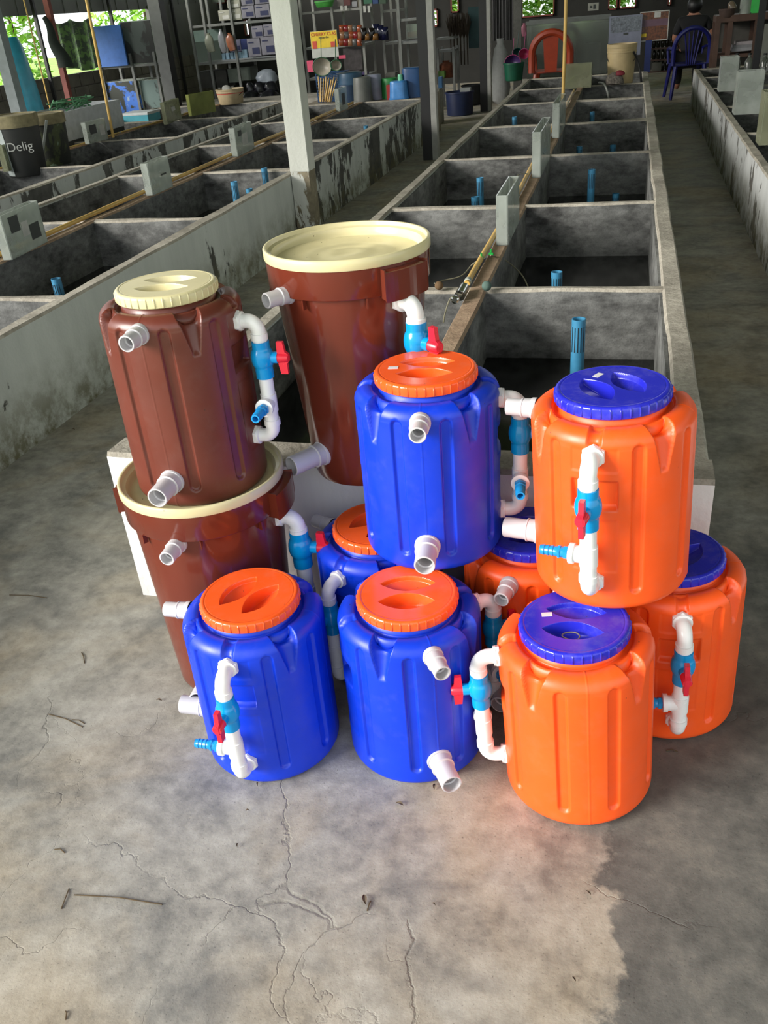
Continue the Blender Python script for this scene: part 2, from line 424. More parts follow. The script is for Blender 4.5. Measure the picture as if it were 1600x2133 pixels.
RIGHT = tank_block('tank_row', 'right row of concrete fish tanks across the aisle with peeling white side', 0.83, 1.9, 2.7,
                   [2.4, 4.2, 5.9, 7.6, 9.3, 11.0, 12.3, 13.5], 0.2, outer_l=whitewash('wash_right', 0.56, white=(180, 182, 180), dark=(88, 86, 80), algae=1.0), zr=0.45, clay=False)

# shed shell: roof, side walls with openings, back wall with windows
def slab(name, c, size, m):
    k = MB(); k.box(c, size); return struct(k.build(name, m))
rf = MB()
for i in range(86):                                  # corrugated sheet
    x = -8.6 + i * 0.2
    rf.add([(x, 1.2, 4.25 + (0.03 if i % 2 else 0)), (x + 0.2, 1.2, 4.25 + (0 if i % 2 else 0.03)), (x + 0.2, 21.5, 4.25 + (0 if i % 2 else 0.03)), (x, 21.5, 4.25 + (0.03 if i % 2 else 0))], [(0, 1, 2, 3)])
    rf.add([(x, 1.2, 4.29 + (0.03 if i % 2 else 0)), (x + 0.2, 1.2, 4.29 + (0 if i % 2 else 0.03)), (x + 0.2, 21.5, 4.29 + (0 if i % 2 else 0.03)), (x, 21.5, 4.29 + (0.03 if i % 2 else 0))], [(3, 2, 1, 0)])
for i in range(40):  # unseen front canopy, added and trimmed to shape the light on the drums
    x = -2.8 + i * 0.2
    for q in (0.0, 0.04): rf.add([(x, -0.9, 3.15 + q), (x + 0.2, -0.9, 3.18 + q), (x + 0.2, 1.9, 3.28 + q), (x, 1.9, 3.25 + q)], [(0, 1, 2, 3)])
struct(rf.build('ceiling_and_added_canopy', M_ROOF))
XL = -8.35
M_BLOCK = simple('block_wall', (92, 88, 80), 0.9, var=0.3, scale=4, bump=0.3)
lw = empty('wall_left', (XL, 0, 0)); struct(lw)
for row in range(5):
    for j in range(40):
        y = 4.0 + j * 0.41 + (0.205 if row % 2 else 0)
        if y > 20.3: continue
        m = MB(); m.box((random.uniform(-0.004, 0.004), y, 0.09 + row * 0.19), (0.09, 0.395, 0.178)); m.build('block', M_BLOCK, lw)
m = MB(); m.box((-0.02, 12.2, 0.46), (0.06, 16.6, 0.93)); m.build('mortar', simple('mortar', (120, 116, 108), 0.9), lw)
# hanging sheet above the left opening, and its posts
m = MB()
for i in range(84):
    y = 4.0 + i * 0.2
    m.box((0.0 + (0.006 if i % 2 else -0.006), y, 2.11), (0.016, 0.206, 0.72))
struct(m.build('trim_1', M_SHEET)).location = (XL, 0, 0)
for i, y in enumerate((4.2, 6.3, 8.4, 10.6, 12.75, 14.9, 17.2, 19.5)):
    p = MB(); p.box((XL + 0.1, y, 2.12), (0.045, 0.045, 4.24)); struct(p.build('trim_%d' % (i + 2), M_STEEL_D))
k = MB(); k.box((XL, 18.2, 1.35), (0.08, 3.6, 0.9)); struct(k.build('trim_12', M_SHEET))
# back wall
YB = 19.6
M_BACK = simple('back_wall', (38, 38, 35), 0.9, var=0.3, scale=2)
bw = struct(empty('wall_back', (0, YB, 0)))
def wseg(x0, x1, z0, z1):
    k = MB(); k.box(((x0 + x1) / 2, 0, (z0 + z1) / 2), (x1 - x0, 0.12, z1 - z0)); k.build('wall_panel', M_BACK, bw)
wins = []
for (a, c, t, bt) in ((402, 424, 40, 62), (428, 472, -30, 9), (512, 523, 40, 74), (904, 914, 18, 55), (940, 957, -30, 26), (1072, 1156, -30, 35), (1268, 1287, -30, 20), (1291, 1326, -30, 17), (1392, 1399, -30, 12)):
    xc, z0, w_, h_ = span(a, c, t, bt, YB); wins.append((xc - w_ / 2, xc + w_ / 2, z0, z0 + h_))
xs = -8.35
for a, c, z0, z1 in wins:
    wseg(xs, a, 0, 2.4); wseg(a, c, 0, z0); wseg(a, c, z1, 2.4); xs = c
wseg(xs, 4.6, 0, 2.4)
for i, (a, c, z0, z1) in enumerate(wins):
    w = struct(empty('window_%d' % (i + 1), ((a + c) / 2, YB - 0.06, (z0 + z1) / 2)))
    h, wd = z1 - z0, c - a; k = MB()
    for s_ in (-1, 1):
        k.box((s_ * (wd / 2 - 0.012), -0.02, 0), (0.024, 0.05, h)); k.box((0, -0.02, s_ * (h / 2 - 0.012)), (wd, 0.05, 0.024))
    k.build('window_frame', M_RUST, w)
    if wd > 0.6:
        k = MB(); k.box((-wd * 0.32, -0.02, 0), (0.05, 0.05, h - 0.04)); k.build('mullion', M_RUST, w)
# unseen right-hand wall, added to block sky from the right; open above
rw = struct(empty('wall_right_sky_block', (4.6, 0, 0)))
k = MB(); k.box((0, 11.2, 1.05), (0.12, 17.0, 2.1)); k.build('wall_panel', M_BACK, rw)

C_POST = simple('grey_post_paint', (84, 86, 84), 0.5)
# free-standing posts
def post(px, label, x, y, w, faces, h=4.24, pale=0.0):
    o = tag(empty('post', (x, y, 0)), label, 'post', kind=None)
    m = MB(); m.box((0, 0, h / 2), (w, w, h)); m.m = 1
    m.add([(w / 2 + 0.001, -w / 2, 0.0), (w / 2 + 0.001, w / 2, 0.0), (w / 2 + 0.001, w / 2, h), (w / 2 + 0.001, -w / 2, h)], [(0, 1, 2, 3)])
    m.build('shaft', faces, o)
    if pale: m = MB(); m.box((w / 2 + pale / 2, 0.0, h / 2), (pale, w, h)); m.build('pale_channel', faces[1], o)
    return o
col = tag(empty('column', (-2.275, 6.45, 0)), 'square white painted concrete column with flaking paint near its foot', 'column')
m = MB(); m.box((0, 0, 2.37), (0.148, 0.148, 3.75)); m.build('shaft', M_COLUMN, col, bevel=0.004)
m = MB(); m.box((0, 0, 0.25), (0.144, 0.144, 0.5)); m.build('foot', whitewash('column_foot', 0.47, white=(190, 192, 184), dark=(120, 112, 92), algae=0.0), col, bevel=0.004)
post(0, 'black steel post with one pale side, nearest of the dark posts behind the white column', -2.06, 10.0, 0.105, [M_STEEL_D, M_STEEL_W], pale=0.06)
post(0, 'slimmer black steel post with pale edge beside the white sack', -2.06, 14.3, 0.11, [M_STEEL_D, M_STEEL_W], pale=0.05)
post(0, 'thin dark steel post on the far right in front of the wooden counter', 1.44, 12.2, 0.07, [M_STEEL_D, M_STEEL_D])
pl = atZ(353, 222, 0.48)
post(0, 'grey steel post with concrete foot between the blue board and the shelf rack', pl.x, pl.y + 0.15, 0.17, [C_POST, M_STEEL_D])
k = MB(); k.box((0, 0, 0.22), (0.28, 0.26, 0.44)); o = k.build('concrete_block', concrete('block_cement', (96, 94, 86), (132, 130, 120)), bevel=0.01)
o.location = (-2.62, 13.1, 0); tag(o, 'grey concrete plinth on the floor behind the nearest black post', 'block')

# ------------------------------------------------------------------ filter drums
def sstep(x, a, b):
    t = np.clip((x - a) / (b - a), 0, 1); return t * t * (3 - 2 * t)
def drum_mesh(name, mat, R=0.155, H=0.395):
    top = H - 0.007                         # flat shoulder ring
    n = 540
    # profile (r, z)
    pf = [(0.0, 0.004), (R * 0.5, 0.004), (R - 0.024, 0.0)]
    for i in range(1, 9):
        a = -PI / 2 + PI / 2 * i / 8; pf.append((R - 0.02 + 0.02 * math.cos(a), 0.02 + 0.02 * math.sin(a)))
    z = 0.023; zt = top - 0.03
    zz = np.linspace(0.023, zt, int((zt - 0.023) / 0.003))
    pf += [(R, float(q)) for q in zz]
    for i in range(1, 13):
        a = PI / 2 * i / 12; pf.append((R - 0.03 + 0.03 * math.cos(a), zt + 0.03 * math.sin(a)))
    for q in (0.1215, 0.118, 0.1155): pf.append((q, top - (0.1215 - q) * 0.3))
    pf += [(0.1135, top - 0.006), (0.1125, top - 0.0115), (0.110, top - 0.0125), (0.1035, top - 0.012), (0.1015, top - 0.009), (0.1015, top + 0.010), (0.0985, top + 0.010), (0.0985, top - 0.04), (0.0, top - 0.04)]
    pf = np.array(pf); m = len(pf)
    d = np.gradient(pf, axis=0); nr = d[:, 1]; nz = -d[:, 0]; L = np.hypot(nr, nz) + 1e-9; nr /= L; nz /= L
    th = np.linspace(-PI, PI, n, endpoint=False)
    TH, ZZ = np.meshgrid(th, pf[:, 1]); RR = np.repeat(pf[:, :1], n, 1); NR = np.repeat(nr[:, None], n, 1); NZ = np.repeat(nz[:, None], n, 1)
    dep = np.zeros_like(TH)
    def adiff(c): return (TH - c + PI) % (2 * PI) - PI
    outer = sstep(RR, 0.112, 0.121)
    # eight long flutes
    for c in (math.radians(a) for a in (30, -30, 150, -150, 71, 109, -71, -109)):
        u = np.abs(adiff(c)) * R; z0, z1 = 0.056, H - 0.045
        dz = np.maximum(np.maximum(z0 - ZZ, ZZ - z1), 0); dist = np.hypot(u, dz)
        dep = np.maximum(dep, 0.0068 * (1 - sstep(dist, 0.0092, 0.0138)) * (ZZ < top - 0.02))
    # four deep V scoops cut through the shoulder
    for c in (math.radians(a) for a in (49, 131, -49, -131)):
        u = np.abs(adiff(c)) * np.maximum(RR, 0.1); t = np.clip((ZZ - (H - 0.088)) / 0.075, 0, 1)
        hw = 0.0090 + 0.0165 * t; dd = 0.007 + 0.021 * t
        s_ = np.clip(1 - (u / hw) ** 2, 0, 1) ** 0.45 * sstep(ZZ, H - 0.099, H - 0.086)
        dep = np.maximum(dep, dd * s_ * outer)
    # round notch above each hand grip
    for c in (0.0, PI):
        u = np.abs(adiff(c)) * np.maximum(RR, 0.1)
        s_ = np.clip(1 - (u / 0.0135) ** 2, 0, 1) ** 0.6 * sstep(ZZ, H - 0.036, H - 0.026)
        dep = np.maximum(dep, 0.0095 * s_ * outer)
        U = adiff(c) * R; hw = 0.0435
        side = 1 - sstep(np.abs(U), hw - 0.0015, hw + 0.0008)
        for (z0, z1, dp) in ((H - 0.085, H - 0.038, 0.0016), (0.095, H - 0.185, 0.0016)):
            dep = np.maximum(dep, dp * side * sstep(ZZ, z0 - 0.001, z0 + 0.002) * (1 - sstep(ZZ, z1 - 0.002, z1 + 0.001)))
        z0, z1 = H - 0.163, H - 0.103
        pk = sstep(ZZ, z0, z0 + 0.003) * (1 - sstep(ZZ, z1 - 0.002, z1 + 0.001))
        depth = 0.006 + 0.010 * (1 - np.clip((ZZ - z0) / (z1 - z0), 0, 1)) * (ZZ < z1)
        dep = np.maximum(dep, depth * pk * side)
    # moulding seam
    for c in (PI / 2, -PI / 2):
        u = np.abs(adiff(c)) * R; dep = dep - 0.0009 * np.exp(-(u / 0.0013) ** 2) * (RR > 0.11)
    # shallow ring lines
    dep = dep + 0.0006 * np.exp(-((ZZ - (H - 0.037)) / 0.0018) ** 2) * (RR > R - 0.001)
    RR2 = RR - NR * dep; Z2 = ZZ - NZ * dep
    Z2 = np.where(RR > 0.114, Z2, ZZ)
    X = RR2 * np.cos(TH); Y = RR2 * np.sin(TH)
    co = np.stack([X, Y, Z2], -1).reshape(-1, 3).astype(np.float32)
    I = np.arange(m - 1)[:, None] * n; J = np.arange(n)[None, :]; J2 = (J + 1) % n
    q = np.stack([I + J, I + J2, I + n + J2, I + n + J], -1).reshape(-1, 4)
    me = bpy.data.meshes.new(name); me.vertices.add(len(co)); me.vertices.foreach_set('co', co.ravel())
    me.loops.add(q.size); me.loops.foreach_set('vertex_index', q.ravel().astype(np.int32))
    me.polygons.add(len(q)); me.polygons.foreach_set('loop_start', np.arange(0, q.size, 4, dtype=np.int32))
    me.polygons.foreach_set('use_smooth', np.ones(len(q), dtype=bool)); me.materials.append(mat)
    me.update(calc_edges=True); me.validate(); return me
def lid_mesh(name, mat):
    n = 760; R = 0.1085
    pf = [(0.1, 0.0), (R - 0.0015, 0.0), (R, 0.0015), (R, 0.004), (R, 0.018), (R - 0.0012, 0.0212), (R - 0.0035, 0.0233), (R - 0.006, 0.0242), (R - 0.0095, 0.0245), (R - 0.0105, 0.0238), (R - 0.0118, 0.0238), (R - 0.0128, 0.0243)]
    rr = np.linspace(R - 0.0145, 0.0, 120); pf += [(float(a), 0.0240) for a in rr]
    pf = np.array(pf); m = len(pf); th = np.linspace(-PI, PI, n, endpoint=False)
    TH, ZZ = np.meshgrid(th, pf[:, 1]); RR = np.repeat(pf[:, :1], n, 1)
    # grip ribs around the rim
    rib = np.cos(TH * 38); rim = (np.abs(ZZ - 0.011) < 0.0085) & (RR > R - 0.0005)
    RR = RR + np.where(rim, 0.0016 * (rib > 0.92), 0)
    X = RR * np.cos(TH); Y = RR * np.sin(TH)
    dep = np.zeros_like(X)
    for s_ in (-1, 1):
        # leaf shaped finger wells: outer side strongly bowed, inner side gently bowed
        a = 0.060; y = s_ * Y - 0.0315
        t = np.clip(1 - (X / a) ** 2, 0, 1)
        inner = -0.0275 * t; outer_ = 0.029 * t ** 0.85
        dd = np.minimum(y - inner, outer_ - y)
        dd = np.where(np.abs(X) < a, dd, -1)
        wall = sstep(dd, 0.0, 0.004)
        fl_ = 0.010 + 0.020 * np.clip((outer_ - y) / 0.05, 0, 1)
        dep = np.maximum(dep, wall * fl_)
    ZZ = ZZ - np.where(RR < R - 0.012, dep, 0)
    co = np.stack([X, Y, ZZ], -1).reshape(-1, 3).astype(np.float32)
    I = np.arange(m - 1)[:, None] * n; J = np.arange(n)[None, :]; J2 = (J + 1) % n
    q = np.stack([I + J, I + J2, I + n + J2, I + n + J], -1).reshape(-1, 4)
    me = bpy.data.meshes.new(name); me.vertices.add(len(co)); me.vertices.foreach_set('co', co.ravel())
    me.loops.add(q.size); me.loops.foreach_set('vertex_index', q.ravel().astype(np.int32))
    me.polygons.add(len(q)); me.polygons.foreach_set('loop_start', np.arange(0, q.size, 4, dtype=np.int32))
    me.polygons.foreach_set('use_smooth', np.ones(len(q), dtype=bool)); me.materials.append(mat)
    me.update(calc_edges=True); me.validate()
    try: me.set_sharp_from_angle(angle=math.radians(40))
    except Exception: pass
    return me
BODY = dict(blue=drum_mesh('drum_body_blue', M_BLUE), orange=drum_mesh('drum_body_orange', M_ORANGE), brown=drum_mesh('drum_body_brown', M_BROWN, 0.1525, 0.447))
LID = dict(orange=lid_mesh('lid_orange', M_LIDO), blue=lid_mesh('lid_blue', M_LIDB), cream=lid_mesh('lid_cream', M_LIDC))

def hexprism(m, o, axis, t0, t1, r):
    m.lathe([(t0, r * 0.93), (t0 + 0.001, r), (t1 - 0.001, r), (t1, r * 0.93)], o, axis, n=6)
def outlet(parent, R, z, r, L, nm='outlet_pipe', tilt=0.0):
    """short stub pipe leaving the wall towards local -Y"""
    m = MB(); ax = (0, -1, tilt); o = (0, -(R - 0.006), z); w = 0.0032
    m.lathe([(0, r * 1.27), (0.0085, r * 1.27), (0.0105, r * 1.23), (0.0105, r * 1.14), (0.027, r * 1.11), (0.0275, r * 1.16), (0.0305, r * 1.16), (0.0315, r * 1.10), (0.0320, r * 1.01),
             (L - 0.001, r), (L, r - 0.0008), (L, r - w), (L - 0.02, r - w - 0.0004), (L - 0.022, r - w - 0.003), (0.012, r - w - 0.003)], o, ax, n=40, cap0=False)
    return m.build(nm, M_PVCG, parent, smooth=True)
def bypass(parent, R0, ro, zt, zb, zv, ztee, s=1.0, zs=None):
    """white U-shaped by-pass pipe on local +X: elbow, valve, tee with barb, elbow"""
    r = 0.0158 * s; br = 0.024 * s; pts = [(R0 - 0.004, 0, zt)]
    pts.append((ro - br, 0, zt))
    for i in range(1, 9):
        a = PI / 2 * i / 8; pts.append((ro - br + br * math.sin(a), 0, zt - br + br * math.cos(a)))
    for i in range(1, 12): pts.append((ro, 0, zt - br - (zt - zb - 2 * br) * i / 12))
    for i in range(0, 9):
        a = PI / 2 * i / 8; pts.append((ro - br + br * math.cos(a), 0, zb + br - br * math.sin(a)))
    pts.append((R0 - 0.004, 0, zb))
    m = MB(); m.tube(pts, r, n=28)
    # thicker socket ends of elbows
    for zc, sg in ((zt, 1), (zb, -1)):
        m.lathe([(0, r * 1.0), (0.0, r * 1.16), (0.014 * s, r * 1.16), (0.0145 * s, r * 1.0)], (ro, 0, zc - sg * (br + 0.017 * s)), (0, 0, 1 * sg), n=28)
        hexprism(m, (R0 - 0.004, 0, zc), (1, 0, 0), 0.0, 0.009 * s, r * 1.45)
        m.lathe([(0.008 * s, r * 1.32), (0.0125 * s, r * 1.3), (0.0135 * s, r * 1.1)], (R0 - 0.004, 0, zc), (1, 0, 0), n=28)
    # tee
    m.lathe([(-0.021 * s, r), (-0.0205 * s, r * 1.13), (0.0205 * s, r * 1.13), (0.021 * s, r)], (ro, 0, ztee), (0, 0, 1), n=28)
    m.lathe([(0.0, r * 1.05), (0.026 * s, r * 1.05), (0.0265 * s, r * 1.28), (0.0355 * s, r * 1.28), (0.0365 * s, r * 1.15), (0.0365 * s, r * 0.8)], (ro, 0, ztee), (0, -1, 0), n=28)
    m.build('bypass_pipe', M_PVC, parent, smooth=True)
    # valve
    v = MB(); hv = 0.041 * s; bc = 0.004 * s
    prof = [(-hv, r), (-hv, r * 1.24), (-0.021 * s, r * 1.24)]
    for i in range(0, 11):
        a = -0.95 + 1.9 * i / 10; prof.append((bc + 0.0255 * s * math.sin(a) , 0.0250 * s * math.cos(a * 0.72)))
    prof += [(0.028 * s, r * 1.22), (hv, r * 1.22), (hv, r)]
    v.lathe(prof, (ro, 0, zv), (0, 0, 1), n=36)
    v.lathe([(0.018 * s, 0.0125 * s), (0.036 * s, 0.0125 * s), (0.036 * s, 0.010 * s)], (ro, 0, zv + bc), (1, 0, 0), n=28)
    vo = v.build('ball_valve', M_VALVE, parent, smooth=True)
    h = MB()                                   # two-winged lever seen edge on
    xo = ro + 0.036 * s; zc = zv + bc
    poly = [(0.000, -0.010), (0.004, -0.036), (0.020, -0.036), (0.020, -0.012), (0.025, -0.008), (0.025, 0.008), (0.018, 0.013), (0.015, 0.036), (0.001, 0.036), (0.000, 0.010)]
    M4 = Matrix(((1, 0, 0, xo), (0, 0, 1, 0), (0, 1, 0, zc), (0, 0, 0, 1)))
    h.prism([(x * s, y * s) for x, y in poly], -0.0048 * s, 0.0048 * s, M4)
    h.lathe([(-0.003 * s, 0.0115 * s), (0.022 * s, 0.0105 * s), (0.024 * s, 0.009 * s)], (xo, 0, zc), (1, 0, 0), n=24)
    ho = h.build('valve_handle', M_RED, vo, smooth=True); ho['label'] = 'red two-winged valve lever'
    # barb
    b_ = MB(); o = (ro, -0.034 * s, ztee); ax = (0, -1, 0)
    hexprism(b_, o, ax, 0.004 * s, 0.012 * s, 0.0135 * s)
    hexprism(b_, o, ax, 0.018 * s, 0.023 * s, 0.0135 * s)
    pr = [(0.0, 0.011 * s), (0.023 * s, 0.0105 * s)]
    for i in range(4):
        t = 0.024 + i * 0.0085; pr += [(t * s, 0.0108 * s), ((t + 0.007) * s, 0.0092 * s)]
    te = 0.024 + 4 * 0.0085
    pr += [(te * s, 0.0095 * s), (te * s, 0.0066 * s), ((te - 0.03) * s, 0.006 * s)]
    b_.lathe(pr, o, ax, n=28, cap0=False)
    b_.build('hose_barb', M_BARB, parent, smooth=True)

def sticker(parent, x, y, z, a):
    m = MB(); m.box((0, 0, 0.0004), (0.022, 0.013, 0.0006)); o = m.build('price_sticker', M_STICK, parent)
    o.location = (x, y, z); o.rotation_euler = (0, 0, a)
    m = MB(); m.box((0, 0.0025, 0.0008), (0.017, 0.0012, 0.0003)); m.box((0, -0.003, 0.0008), (0.016, 0.0008, 0.0003)); m.box((-0.002, 0, 0.0008), (0.012, 0.0008, 0.0003))
    m.build('sticker_print', M_STICKL, o) if parent is None or parent.parent is None else None
    return o

def drum(label, body, lid, x, y, z0, beta, lid_rot, tilt=(0, 0), stick=None, tall=False):
    root = empty('filter_drum', (x, y, z0)); root.rotation_euler = (math.radians(tilt[1]), math.radians(tilt[0]), 0)
    tag(root, label, 'drum', 'plastic filter drums with pipes')
    H = 0.447 if tall else 0.395; R = 0.1525 if tall else 0.155; up = H - 0.395
    root.rotation_mode = 'XYZ'
    q = (Matrix.Rotation(math.radians(tilt[0]), 3, 'Y') @ Matrix.Rotation(math.radians(beta), 3, 'Z')).to_euler(); root.rotation_euler = q
    bo = bpy.data.objects.new('body', BODY[body]); COL.objects.link(bo); bo.parent = root
    lo = bpy.data.objects.new('lid', LID[lid]); COL.objects.link(lo); lo.parent = root
    lo.location = (0, 0, H - 0.001); lo.rotation_euler = (0, 0, math.radians(lid_rot - beta))
    if body != lid: lo['label'] = '%s screw lid with two finger wells' % lid
    if stick:
        a = math.radians(stick[0]); m = MB(); m.box((0, 0, 0), (0.021, 0.013, 0.0006)); so = m.build('price_sticker', M_STICK, lo)
        so.location = (stick[1], stick[2], 0.0245); so.rotation_euler = (0, 0, a)
    outlet(root, R, H - 0.035 if not tall else H - 0.038, 0.0172, 0.062)
    lo_ = outlet(root, R, 0.072, 0.0222, 0.082); lo_['label'] = 'thicker lower outlet stub'
    bypass(root, R, R + 0.042, 0.345 + up * 0.8, 0.074 + up * 0.85, 0.259 + up * 0.8, 0.158 + up * 0.8)
    return root, lo
dA, _ = drum('blue drum with orange lid at front left, its valve pipe facing the camera', 'blue', 'orange', -0.7344, 1.4163, 0, -89, 70)
dB, _ = drum('blue drum with orange lid at front centre, outlet stubs pointing forward right', 'blue', 'orange', -0.3955, 1.4709, 0, 31, 10)
dC, lC = drum('orange drum with blue lid at front right, valve pipe on its left side', 'orange', 'blue', -0.022, 1.4163, 0.004, -168, -3, (-3.0, 0), (12, -0.055, 0.012))
dG, _ = drum('orange drum with blue lid farthest right on the floor, valve pipe facing front', 'orange', 'blue', 0.166, 1.695, 0.003, -84, 60, (-1.8, 0))
dI, _ = drum('blue drum with orange lid on the floor behind, between brown bucket and top blue drum', 'blue', 'orange', -0.5302, 1.7427, 0, -114, 55)
dH, _ = drum('orange drum with blue lid hidden low behind, under the top blue and top orange drums', 'orange', 'blue', -0.165, 1.755, 0, -11, 20)
dE, _ = drum('blue drum with orange lid stacked on top, its two stubs facing the camera', 'blue', 'orange', -0.3784, 1.6959, 0.4195, 6.5, 6, (0, 0), (0, -0.068, 0.0))
dD, _ = drum('orange drum with blue lid stacked on top at right, valve pipe facing front', 'orange', 'blue', 0.022, 1.600, 0.4265, -101, 118, (-2.5, 0), (120, 0.060, 0.0))
dF, _ = drum('tall brown drum with cream lid stacked on the lower brown bucket', 'brown', 'cream', -0.931, 1.682, 0.5535, 1.0, 8, tall=True)
rb = MB(); rb.tube([(0.017 * math.cos(a), 0.012 * math.sin(a), 0.001 * math.sin(2 * a)) for a in np.linspace(0, 2 * PI, 30)], 0.0014, n=6)
o = rb.build('rubber_band', simple('rubber', (120, 110, 90), 0.5)); o.location = (-0.048, 1.388, 0.404); tag(o, 'small rubber band lying in the blue lid well of the front orange drum', 'rubber band')

# two tall brown buckets with cream lids
def bucket_mesh(rt, rb_, h, n=120):
    m = MB(); zb = h - 0.088; ztp = h - 0.014; r_b = rt - (rt - rb_) * 0.0
    prof = [(0.0, rb_ - 0.012), (0.004, rb_ - 0.004), (0.014, rb_)]
    N = 30
    for i in range(1, N + 1):
        t = i / N; prof.append((0.014 + (zb - 0.014) * t, rb_ + (rt - 0.006 - rb_) * t))
    prof += [(zb + 0.0005, rt + 0.004), (zb + 0.003, rt + 0.0055), (ztp, rt + 0.007), (ztp + 0.001, rt - 0.002), (ztp - 0.03, rt - 0.004)]
    m.lathe(prof, n=n, cap1=False)
    # tiny stiffener fins under the band
    for k in range(8):
        a = 2 * PI * k / 8 + 0.3
        m.box(((rt + 0.001) * math.cos(a), (rt + 0.001) * math.sin(a), zb - 0.010), (0.012, 0.0028, 0.022), a)
    # faint mould facets
    for i, v in enumerate(m.v):
        rr = math.hypot(v[0], v[1]); a = math.atan2(v[1], v[0])
        if rr > rb_ * 0.8 and v[2] < zb: 
            k = 1 + 0.0022 * math.cos(a * 16) ; m.v[i] = (v[0] * k, v[1] * k, v[2])
    return m
def brown_bucket(label, x, y, z0, beta, rt, rb_, h, rl, zt):
    root = tag(empty('lidded_bucket', (x, y, z0), math.radians(beta)), label, 'bucket', 'tall brown buckets with cream lids')
    bucket_mesh(rt, rb_, h).build('body', M_BUCKET, root, smooth=True)
    for a0 in (0, PI):                          # wide hand lug
        m = MB(); n = 12; aw = math.radians(17); z0_, z1_ = h - 0.086, h - 0.030; ro_ = rt + 0.027; ri = rt - 0.002; vs = []
        for i in range(n + 1):
            a = a0 - aw + 2 * aw * i / n; rm = ro_
            for (q, z) in ((ri, z0_ + 0.006), (rm, z0_ - 0.012), (rm, z1_ - 0.004), (ri, z1_)): vs.append((q * math.cos(a), q * math.sin(a), z))
        fs = [(i * 4 + j, i * 4 + (j + 1) % 4, (i + 1) * 4 + (j + 1) % 4, (i + 1) * 4 + j) for i in range(n) for j in range(4)] + [(0, 1, 2, 3), (n * 4 + 3, n * 4 + 2, n * 4 + 1, n * 4)]
        m.add(vs, fs)
        for s_ in (-1, 1):
            a = a0 + s_ * aw; m.box(((rt + 0.012) * math.cos(a), (rt + 0.012) * math.sin(a), h - 0.061), (0.031, 0.003, 0.064), a)
        m.build('grip_lug', M_BUCKET, root, smooth=False)
    l = MB(); n = 120
    l.lathe([(h - 0.024, rl - 0.001), (h - 0.022, rl), (h - 0.003, rl), (h - 0.0008, rl - 0.0015), (h, rl - 0.004), (h - 0.001, rl - 0.007), (h - 0.009, rl - 0.010), (h - 0.0105, rl - 0.014), (h - 0.012, rl - 0.018),
             (h - 0.026, rl - 0.021), (h - 0.030, rl - 0.025)] + [(h - 0.030 + 0.0008 * math.sin(i * 1.3), (rl - 0.025) * (1 - i / 14)) for i in range(1, 14)], n=n, cap0=False)
    for i, v in enumerate(l.v):
        rr = math.hypot(v[0], v[1])
        if rr < rl - 0.03:
            k = mnoise.noise(Vector((v[0] * 11, v[1] * 9, 3.0))) * 0.0035 * min(1, (rl - 0.03 - rr) / 0.03); l.v[i] = (v[0], v[1], v[2] + k)
    lo = l.build('lid', M_LIDC, root, smooth=True); lo['label'] = 'cream snap-on lid with raised rim'
    outlet(root, rb_ + (rt - rb_) * 0.88, zt + 0.022, 0.0172, 0.066, tilt=0.0).rotation_euler = (0, 0, 0)
    o2 = outlet(root, rb_ + (rt - rb_) * 0.10, 0.083, 0.0245, 0.10); o2['label'] = 'thicker lower outlet stub'
    return root
bj = brown_bucket('brown bucket with cream lid on the floor at left, carrying the tall brown drum', -0.931, 1.670, 0, 2, 0.186, 0.156, 0.585, 0.195, 0.465)
bypass(bj, 0.176, 0.222, 0.462, 0.125, 0.372, 0.235, 1.2)
bk = brown_bucket('tall brown bucket with cream lid standing on the tank wall behind the drums', -0.600, 1.940, 0.475, -35, 0.1815, 0.134, 0.572, 0.191, 0.467)
bypass(bk, 0.172, 0.220, 0.462, 0.125, 0.372, 0.235, 1.2)
#BACKGROUND
# ------------------------------------------------------------------ things in and on the tanks
def standpipe(label, px, py, Y, wpx=None, r=0.024, zbase=0.2):
    p = atY(px, py, Y); h = max(0.02, p.z - zbase + 0.1)
    o = tag(empty('standpipe', (p.x, Y, p.z - h)), label, 'pipe', 'blue standpipes in the tanks')
    m = MB(); n = 24; w = 0.003
    m.lathe([(0, r), (h, r), (h, r - w), (0.0, r - w)], n=n, cap0=False, cap1=False); m.build('pipe', M_PIPEB, o, smooth=True)
    k = MB()
    for i in range(5):
        a = -PI / 2 - 0.9 + i * 0.45
        if h > 0.07: k.box(((r + 0.0002) * math.cos(a), (r + 0.0002) * math.sin(a), h - 0.02 - min(0.05, h * 0.3)), (0.0022, 0.0022, min(0.09, h * 0.5)), a)
    if h > 0.07: k.build('slot', M_BLACK, o)
    return o
standpipe('blue slotted standpipe in the nearest right tank, the tallest one', 1206, 664, 3.0)
standpipe('short blue standpipe just behind the first cross wall, in the second right tank', 1160, 566, 3.85)
standpipe('tall blue standpipe in the third right tank from the drums', 1233, 353, 6.2)
standpipe('short blue standpipe stub at right in the third right tank', 1283, 403, 6.35)
standpipe('tall blue standpipe in the third left tank of the middle row', 1000, 370, 6.2)
standpipe('short wide blue stub joined beside the tall standpipe of the left tank', 990, 410, 6.05, r=0.028)
standpipe('blue stub left in the fourth right tank of the middle row', 1207, 305, 7.9)
standpipe('blue stub right in the fourth right tank of the middle row', 1277, 302, 8.1)
standpipe('blue pipe in the fourth left tank of the middle row', 1072, 243, 9.3)
standpipe('blue pipe in the fifth right tank of the middle row', 1234, 233, 9.7)
standpipe('blue standpipe in the lower left tank at the left edge of the photo', 116, 580, 3.75)
standpipe('tall blue standpipe leaning near the left tank wall', 487, 378, 5.9)
standpipe('short blue stub beside the tall leaning standpipe, left tanks', 519, 393, 6.05)
